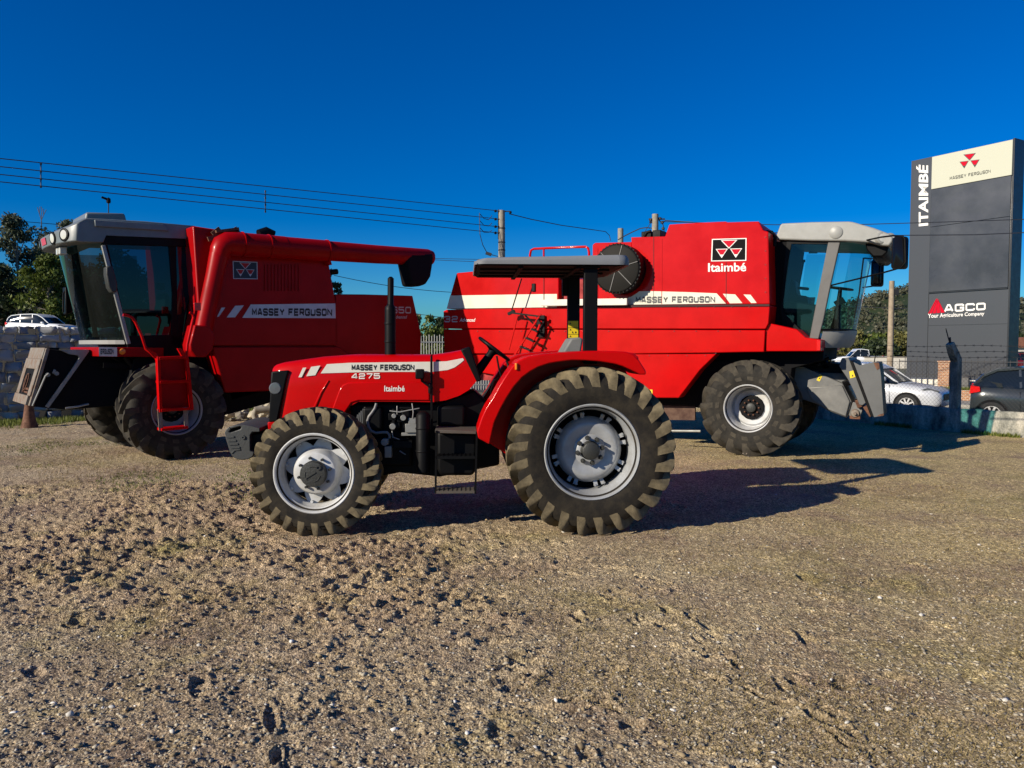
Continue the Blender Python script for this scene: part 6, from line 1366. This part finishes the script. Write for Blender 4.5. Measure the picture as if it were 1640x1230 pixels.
# ================================================================ POLES AND WIRES
def pole(name, label, px, ytop, d, w0_, w1_, m, z0=-.26, arms=True):
    o = thing(name, label, "utility pole"); p = wp(px, ytop, d); mb = MB(); mb.tube([(p.x, p.y, z0), (p.x, p.y, p.z)], [w0_, w1_], 12); mb.build("shaft", m, o, smooth=50); return o, p
po, pp = pole("utility_pole", "concrete pole with four stacked insulators rising behind the tractor canopy", 803.5, 337, 40, .21, .165, "concrete_pole")
mb = MB(); ib = MB()
wires_z = [wp(797, y, 40).z for y in (338.5, 351.5, 363.5, 373.5)]
for z in wires_z:
    mb.bar((pp.x - .3, pp.y - .1, z), (pp.x + .17, pp.y - .1, z), .05, .05); ib.lathe([(.001, -.07), (.05, -.06), (.07, 0), (.05, .06), (.001, .07)], c=(pp.x - .32, pp.y - .1, z), axis='z', n=10)
mb.bar((pp.x, pp.y, wires_z[0]), (pp.x + .45, pp.y, wires_z[0]), .05); ib.lathe([(.001, -.07), (.06, -.05), (.07, 0), (.05, .06), (.001, .07)], c=(pp.x + .45, pp.y, wires_z[0] - .05), axis='z', n=10)
mb.bar((pp.x - .17, pp.y - .02, wires_z[3] - .3), (pp.x - .17, pp.y - .02, wires_z[0] + .1), .05)
for z in (wires_z[3] - .9, wires_z[3] - .5, wires_z[0] - .9): mb.lathe([(.18, 0), (.19, .01), (.19, .05), (.18, .06)], c=(pp.x, pp.y, z), axis='z', n=12)
mb.build("bracket", "iron", po); ib.build("insulator", "black", po, smooth=50)
# slack jumper leads hanging at the pole
mb = MB()
for i in range(3): mb.tube([wp(788 if i < 3 else 0, 345 + 12 * i, 40), wp(783, 352 + 10 * i, 40), wp(775, 350 + 11 * i, 39.6), wp(769, 343 + 11 * i, 39.4)], .018, 5, caps=False)
mb.tube([wp(768, 341, 39.4), wp(768.5, 375, 39.4), wp(773, 392, 39.6), wp(780, 405, 40)], .02, 5, caps=False); mb.bar(wp(778, 405, 40), wp(787, 408, 40), .15); mb.tube([wp(787, 408, 40), wp(803, 412, 40)], .02, 5, caps=False)
mb.build("jumper_lead", "wire", po)
def wire(label, pts, rad=.022, group=None, name="overhead_wire", sag=0):
    P = [wp(*p) for p in pts]
    if len(P) == 2:
        N_ = 24; P = [P[0].lerp(P[1], i / N_) - Vector((0, 0, sag * 4 * (i / N_) * (1 - i / N_))) for i in range(N_ + 1)]
    mb = MB(); mb.tube(P, rad, 5, caps=False); o = mb.build(name, "wire"); return tag(o, label, "wire", group)
LW = ((253.5, 337.5), (266.5, 350.5), (279, 363), (291, 373)); nm = ("topmost of the four long wires sloping across the left sky", "second from the top of the four long wires sloping across the left sky", "third from the top of the four long wires sloping across the left sky", "lowest of the four long wires sloping across the left sky")
for (ya_, yb_), lb in zip(LW, nm): wire(lb, [(-60, ya_ - 6, 26.0), (797, yb_, 40)], .017, "four wires left of the concrete pole")
for px, y0_, y1_, lb in ((65.5, 261.5, 300, "thin vertical spacer joining four wires at the far left"), (425, 305.5, 340, "thin vertical spacer joining four wires above the left harvester")):
    f = (px + 60) / 857; zinv = 1 / 26 + (1 / 40 - 1 / 26) * f; mb = MB(); mb.tube([wp(px, y0_, 1 / zinv), wp(px, y1_, 1 / zinv)], .022, 6)
    for q in range(4): mb.lathe([(.001, -.05), (.035, -.03), (.035, .03), (.001, .05)], c=tuple(wp(px, y0_ + 1 + q * (y1_ - y0_ - 2) / 3, 1 / zinv)), axis='z', n=8)
    tag(mb.build("wire_spacer", "wire"), lb, "spacer", "wire spacers")
wire("slack wire running right from the concrete pole's top insulator", [(816, 342.5, 40), (850, 351, 42), (900, 361, 46), (950, 368, 50), (970, 371, 52), (976, 377, 52), (978, 386, 52)], .024)
wire("thin wire low behind the unloading spout, upper of a pair", [(690, 414.0, 60), (800, 416, 60)], .02); wire("thin wire low behind the unloading spout, lower of a pair", [(690, 416.0, 60), (800, 421, 60)], .02)
wire("thin wire dropping right behind the left harvester's hopper", [(535, 441, 60), (722, 468, 66)], .025, sag=.2)
wire("faint low wire between the two harvesters above the hedge", [(655, 501, 70), (720, 510, 70)], .025)
wire("upper thin wire behind the trees at the left edge", [(-20, 350, 75), (170, 366, 90)], .035); wire("lower thin wire behind the trees at the left edge", [(-20, 366, 75), (170, 385, 90)], .03)
wire("upper wire crossing in front of the tall sign", [(1060, 355, 24), (1240, 360, 23.5), (1380, 359.5, 23), (1500, 356, 22.5), (1680, 350, 22)], .012); wire("lower wire crossing in front of the tall sign", [(1200, 372, 23), (1440, 377, 22.5), (1560, 376, 22), (1680, 371, 21.5)], .014)
wire("thin low wire between the harvester mirrors and the sign", [(1340, 490, 60), (1475, 495, 55)], .02)
po2, p2 = pole("utility_pole", "short topped wooden pole with small fittings behind the right harvester's bonnet", 1049.5, 343, 48, .22, .2, "concrete_pole")
mb = MB(); mb.bar((p2.x - .4, p2.y, p2.z - .3), (p2.x + .6, p2.y, p2.z - .3), .08); mb.tube([wp(1055, 352, 48), wp(1062, 360, 48), wp(1064, 372, 48)], .03, 6); mb.bar(wp(1040, 356, 48), wp(1046, 356, 48), .1)
for q in ((1057, 350), (1061, 356), (1062, 366), (1042, 352)): mb.lathe([(.001, -.1), (.1, -.06), (.1, .06), (.001, .1)], c=tuple(wp(*q, 48)), axis='z', n=8)
mb.build("fitting", "iron", po2)
pole("utility_pole", "plain grey pole stub behind the round dust screen", 994, 366, 52, .2, .19, "concrete_pole")
wire("curling thick cable left of the topped pole", [(990, 384, 50), (1000, 378, 49.5), (1012, 372, 49), (1025, 366, 48.5), (1035, 364.5, 48.2), (1047, 366, 48)], .035); wire("short cable rising left of the topped pole", [(1032, 372, 48), (1044, 354, 48)], .02)
wire("wavy cables running right from the topped pole", [(1058, 358, 48), (1066, 353, 48), (1080, 354, 47), (1110, 356, 46)], .03)
po3, p3_ = pole("utility_pole", "bare wooden pole standing left of the tall sign", 1428.5, 450, 42, .17, .135, "wood_pole")
mb = MB(); mb.box(p3_.x + .12, p3_.x + .34, p3_.y - .1, p3_.y + .1, p3_.z - .75, p3_.z - .45); mb.tube([wp(1431, 489, 42), wp(1437, 488, 42), (wp(1439, 491, 42)), wp(1438, 495, 42), wp(1433, 495.5, 42)], .02, 5); mb.build("fitting", "iron", po3)

# ---------------------------------------------------------------- far fence between the harvesters
fa, fb_ = wp(640, 560, 34), wp(830, 560, 36)
ff = thing("metal_fence", "pale upright bar fence far behind, seen between the two harvesters", "fence"); mb = MB(); D = (fb_ - fa); D.z = 0; n_ = 46
for k in range(n_): p = fa + D * (k / n_); mb.tube([(p.x, p.y, -.25), (p.x, p.y, wp(690, 538, 34.5).z + (.06 if k % 2 else 0))], .02, 6)
mb.build("bar", "fence_cream", ff); mb = MB()
for z in (0.0, 1.25, 1.95): mb.bar((fa.x, fa.y, z), (fb_.x, fb_.y, z), .04, .05)
mb.build("rail", "fence_cream", ff)
mb = MB(); mb.poly([(-14, 37, -.24), (2, 37, -.24), (4, 52, -.24), (-14, 52, -.24)]); struct(mb.build("concrete_path", "pavement"))

# ================================================================ TREES AND HILL
def leaves(name, centers, radii, per, size, m, parent, seed, squash=.8):
    r = np.random.default_rng(seed); C = np.repeat(np.array(centers), per, 0); Rd = np.repeat(np.array(radii), per); n = len(C)
    d = r.normal(0, 1, (n, 3)); d /= np.linalg.norm(d, axis=1)[:, None]; rad = Rd * r.random(n) ** .45
    P = C + d * rad[:, None] * np.array([1, 1, squash]); P[:, 2] -= 0.0
    a = r.normal(0, 1, (n, 3)); a /= np.linalg.norm(a, axis=1)[:, None]; b = np.cross(a, r.normal(0, 1, (n, 3))); b /= np.linalg.norm(b, axis=1)[:, None]
    s = size * r.uniform(.6, 1.4, n)[:, None]; V = np.stack([P - a * s, P + b * s * .55, P + a * s, P - b * s * .55], 1).reshape(-1, 3)
    return raw_mesh(name, V, np.arange(4 * n).reshape(-1, 4), m, parent)
def tree(label, loc, h, cr_, m, seed, bark="bark", crown0=.3, nb=46, per=110, leaf=.16, shape="tall", group=None, name="tree", lumpy=.34):
    r = np.random.default_rng(seed); o = thing(name, label, name, loc, 0, group); mb = MB()
    tr_ = .022 * h + .03; top = np.array([r.normal(0, .05) * h, r.normal(0, .05) * h, h * .86])
    def tp(f): return np.array([top[0] * f ** 1.5 + .02 * h * math.sin(f * 5 + seed), top[1] * f ** 1.5, h * .86 * f])
    mb.tube([tuple(tp(f)) for f in np.linspace(0, 1, 9)], [tr_ * (1 - .82 * f) for f in np.linspace(0, 1, 9)], 8)
    cs, rs_ = [], []
    for k in range(nb):
        f = r.uniform(0, 1); z = crown0 + (1 - crown0) * f
        env = (math.sin(math.pi * min(1, .12 + .88 * f)) ** .6 if shape == "round" else (1 - f) ** .45 * (.55 + .45 * math.sin(2.2 * f + 1)) + .12)
        a = r.uniform(0, 2 * math.pi); rad = cr_ * env * r.uniform(.25, 1.0); c = np.array([math.cos(a) * rad, math.sin(a) * rad, h * z * r.uniform(.97, 1.02)]) + tp(min(z, 1)) * np.array([1, 1, 0])
        cs.append(c); rs_.append(cr_ * lumpy * r.uniform(.55, 1.15))
        if k % 2 == 0: b0 = tp(max(.1, min(.97, z / .9 - .18 * r.random() - .05))); mid = (b0 + c) / 2 + np.array([0, 0, -.04 * h * r.random()]); mb.tube([tuple(b0), tuple(mid), tuple(c)], [tr_ * .28, tr_ * .16, tr_ * .05], 5)
    mb.build("trunk", bark, o, smooth=60)
    leaves("crown", cs, rs_, per, leaf, m, o, seed + 100); return o
def tat(px, d, z): p = wp(px, 555, d); return (p.x, p.y, z)
gL = "trees beyond the raised road on the left"
for i, (px, d, yt, cr_, m, sh, lab, bk) in enumerate((
    (38, 62, 352, 2.6, "leaf_euc", "tall", "tall dark thin crowned tree at the left with the highest top", "bark_pale"), (-30, 60, 388, 2.8, "leaf_euc", "tall", "grey green tree cut by the left edge of the picture", "bark_pale"),
    (78, 66, 372, 2.4, "leaf_euc", "tall", "slender grey green tree right of the tallest left tree", "bark_pale"), (112, 70, 362, 2.3, "leaf_euc", "tall", "slim tree directly behind the left cab's front roof lamps", "bark_pale"),
    (82, 56, 415, 2.3, "leaf_green", "round", "bright green bushy tree in front of the dark left trees", "bark_pale"), (5, 57, 430, 2.4, "leaf_dark", "round", "low dark tree above the white car's rear end", "bark"),
    (135, 58, 440, 2.4, "leaf_dark", "round", "low dark tree above the white car's bonnet", "bark"), (180, 64, 400, 2.8, "leaf_dark", "round", "dark tree seen through the left cab's windshield", "bark"), (215, 66, 430, 2.6, "leaf_euc", "round", "grey green tree seen through the left cab's door glass", "bark"))):
    zt = wp(px, yt, d).z; tree(lab, tat(px, d, 2.3), zt - 2.3, cr_, m, 10 + i, bk, .22 if sh == "round" else .30, 54, 95, .14, sh, gL, "tree", .29)
for i, (px, d, yt, cr_) in enumerate(((-10, 75, 470, 4), (40, 76, 465, 4), (95, 75, 470, 4), (150, 74, 470, 4), (210, 76, 475, 4))):
    zt = wp(px, yt, d).z; tree(("dark bush behind the trunks at the left edge", "dark bush behind the white car's roof", "dark bush behind the white car's bonnet", "dark bush behind the left cab's far mirror", "dark bush behind the left cab's seat")[i], tat(px, d, 2.3), zt - 2.3, cr_, "leaf_dark", 40 + i, "bark", .05, 40, 130, .2, "round", gL, "bush", .4)
# bare twig tree
mb = MB(); b = wp(66, 420, 68); t = wp(66, 363, 68); o = thing("bare_tree", "leafless thin tree top rising above the left trees", "tree", (b.x, b.y, 2.3))
L0 = lambda px, py: tuple(wp(px, py, 68) - Vector((b.x, b.y, 2.3)))
mb.tube([(0, 0, 0), L0(65.5, 400), L0(66.5, 353)], [.09, .06, .04], 6)
for q in (((66.5, 353), (63, 342), (60, 332)), ((66.5, 352), (70, 344), (74, 336)), ((63, 342), (64, 331)), ((66.5, 350), (67, 338), (66.5, 331)), ((70, 344), (69, 334))): mb.tube([L0(*p) for p in q], .028, 5)
mb.build("trunk", "bark", o, smooth=60)
tree("dark tree peeping out behind the left harvester's hopper", tat(534, 70, -.25), wp(534, 434, 70).z + .25, 1.5, "leaf_dark", 60, "bark", .4, 36, 90, .16, "round")
tree("round green tree behind the pale bar fence", tat(690, 70, -.25), wp(690, 508, 70).z + .25, 1.7, "leaf_green", 61, "bark", .15, 40, 110, .15, "round"); tree("thin tree left of the round green one behind the bar fence", tat(673, 74, -.25), wp(673, 505, 74).z + .25, 1.1, "leaf_olive", 62, "bark", .2, 30, 90, .15, "round")
tree("dark green tree behind the bar fence beside the right harvester's tail", tat(706, 72, -.25), wp(706, 514, 72).z + .25, 1.5, "leaf_dark", 63, "bark", .15, 40, 100, .15, "round")
for i, (px, yt, m, c_, lb) in enumerate(((1335, 541, "leaf_olive", 3.2, "olive tree behind the right cab's nose"), (1368, 536, "leaf_olive", 3.0, "olive coloured tree left of the white pickup"), (1398, 540, "leaf_green", 3.0, "yellow green tree above the white pickup"), (1440, 539, "leaf_olive", 3.2, "olive tree between wooden pole and sign"), (1412, 548, "leaf_dark", 1.8, "dark low tree beside the wooden pole"))):
    d = 95 if i < 4 else 80; tree(lb, tat(px, d, -.25), wp(px, yt, d).z + .25, c_, m, 70 + i, "bark", .08, 44, 120, .24, "round", "trees in front of the hill", "tree", .4)
for i, (px, yt, c_, lb) in enumerate(((1620, 536, 2.0, "dark tree right of the tall sign"), (1645, 545, 2.2, "dark tree at the right edge of the picture"))): tree(lb, tat(px, 85, -.25), wp(px, yt, 85).z + .25, c_, "leaf_dark", 80 + i, "bark", .1, 40, 120, .2, "round", None, "tree", .4)
# a pale house behind the sign and low pale walls far back
o = thing("house", "small pale house far right behind the tall sign", "house", tat(1630, 75, -.25)); mb = MB(); mb.box(-3, 3.5, 0, 5, 0, 1.9); wll = mb.build("wall", "house_wall", o); mb = MB(); mb.prism([(-3.3, 1.9), (3.8, 1.9), (.3, 2.9)], -.3, 5.3); mb.build("roof", "roof_tile", o)
for x in (-2, .2, 2): mb = MB(); mb.box(x - .4, x + .4, -.03, .02, .8, 1.5); mb.build("window", "car_glass", o)
o = thing("garden_wall", "pale low wall far back behind the wooden pole", "wall", tat(1450, 70, -.25), R_(-5)); mb = MB(); mb.box(-3.5, 2, 0, .25, 0, 1.0); mb.build("wall", "house_wall", o); mb = MB(); mb.box(-3.55, 2.05, -.05, .3, 1.0, 1.08); mb.build("coping", "concrete_pole", o)
# wooded hill
r = np.random.default_rng(77); NXh, NYh = 90, 40; HX = np.linspace(60, 420, NXh); HY = np.linspace(240, 520, NYh)
def hill_h(X, Y):
    px = 820 + X / Y * FPX
    return 26.5 * np.exp(-((X - 190) / 62.0) ** 2 - ((Y - 360) / 75.0) ** 2) + 9 * np.exp(-((X - 300) / 90.0) ** 2 - ((Y - 400) / 90.0) ** 2) + (fbm(X, Y, 40, 3, 5) - .5) * 3 - 1
X2, Y2 = np.meshgrid(HX, HY); Zh = np.maximum(hill_h(X2, Y2), -.3); ii = np.arange(NXh * NYh).reshape(NYh, NXh)
hl = raw_mesh("hills", np.stack([X2, Y2, Zh], -1).reshape(-1, 3), np.stack([ii[:-1, :-1], ii[:-1, 1:], ii[1:, 1:], ii[1:, :-1]], -1).reshape(-1, 4), "leaf_dark", None, True); struct(hl)
n = 2600; hx_ = r.uniform(70, 330, n); hy_ = r.uniform(250, 400, n); hz_ = hill_h(hx_, hy_); k_ = hz_ > -.2
cs = np.stack([hx_, hy_, hz_ + r.uniform(.4, 2.2, n)], -1)[k_]
o = leaves("hillside_woods", cs, r.uniform(1.5, 3.2, len(cs)), 16, .75, "leaf_hill", None, 5, .8); struct(o, "stuff"); tag(o, "dark green woods covering the far hill left of the sign", "woods")
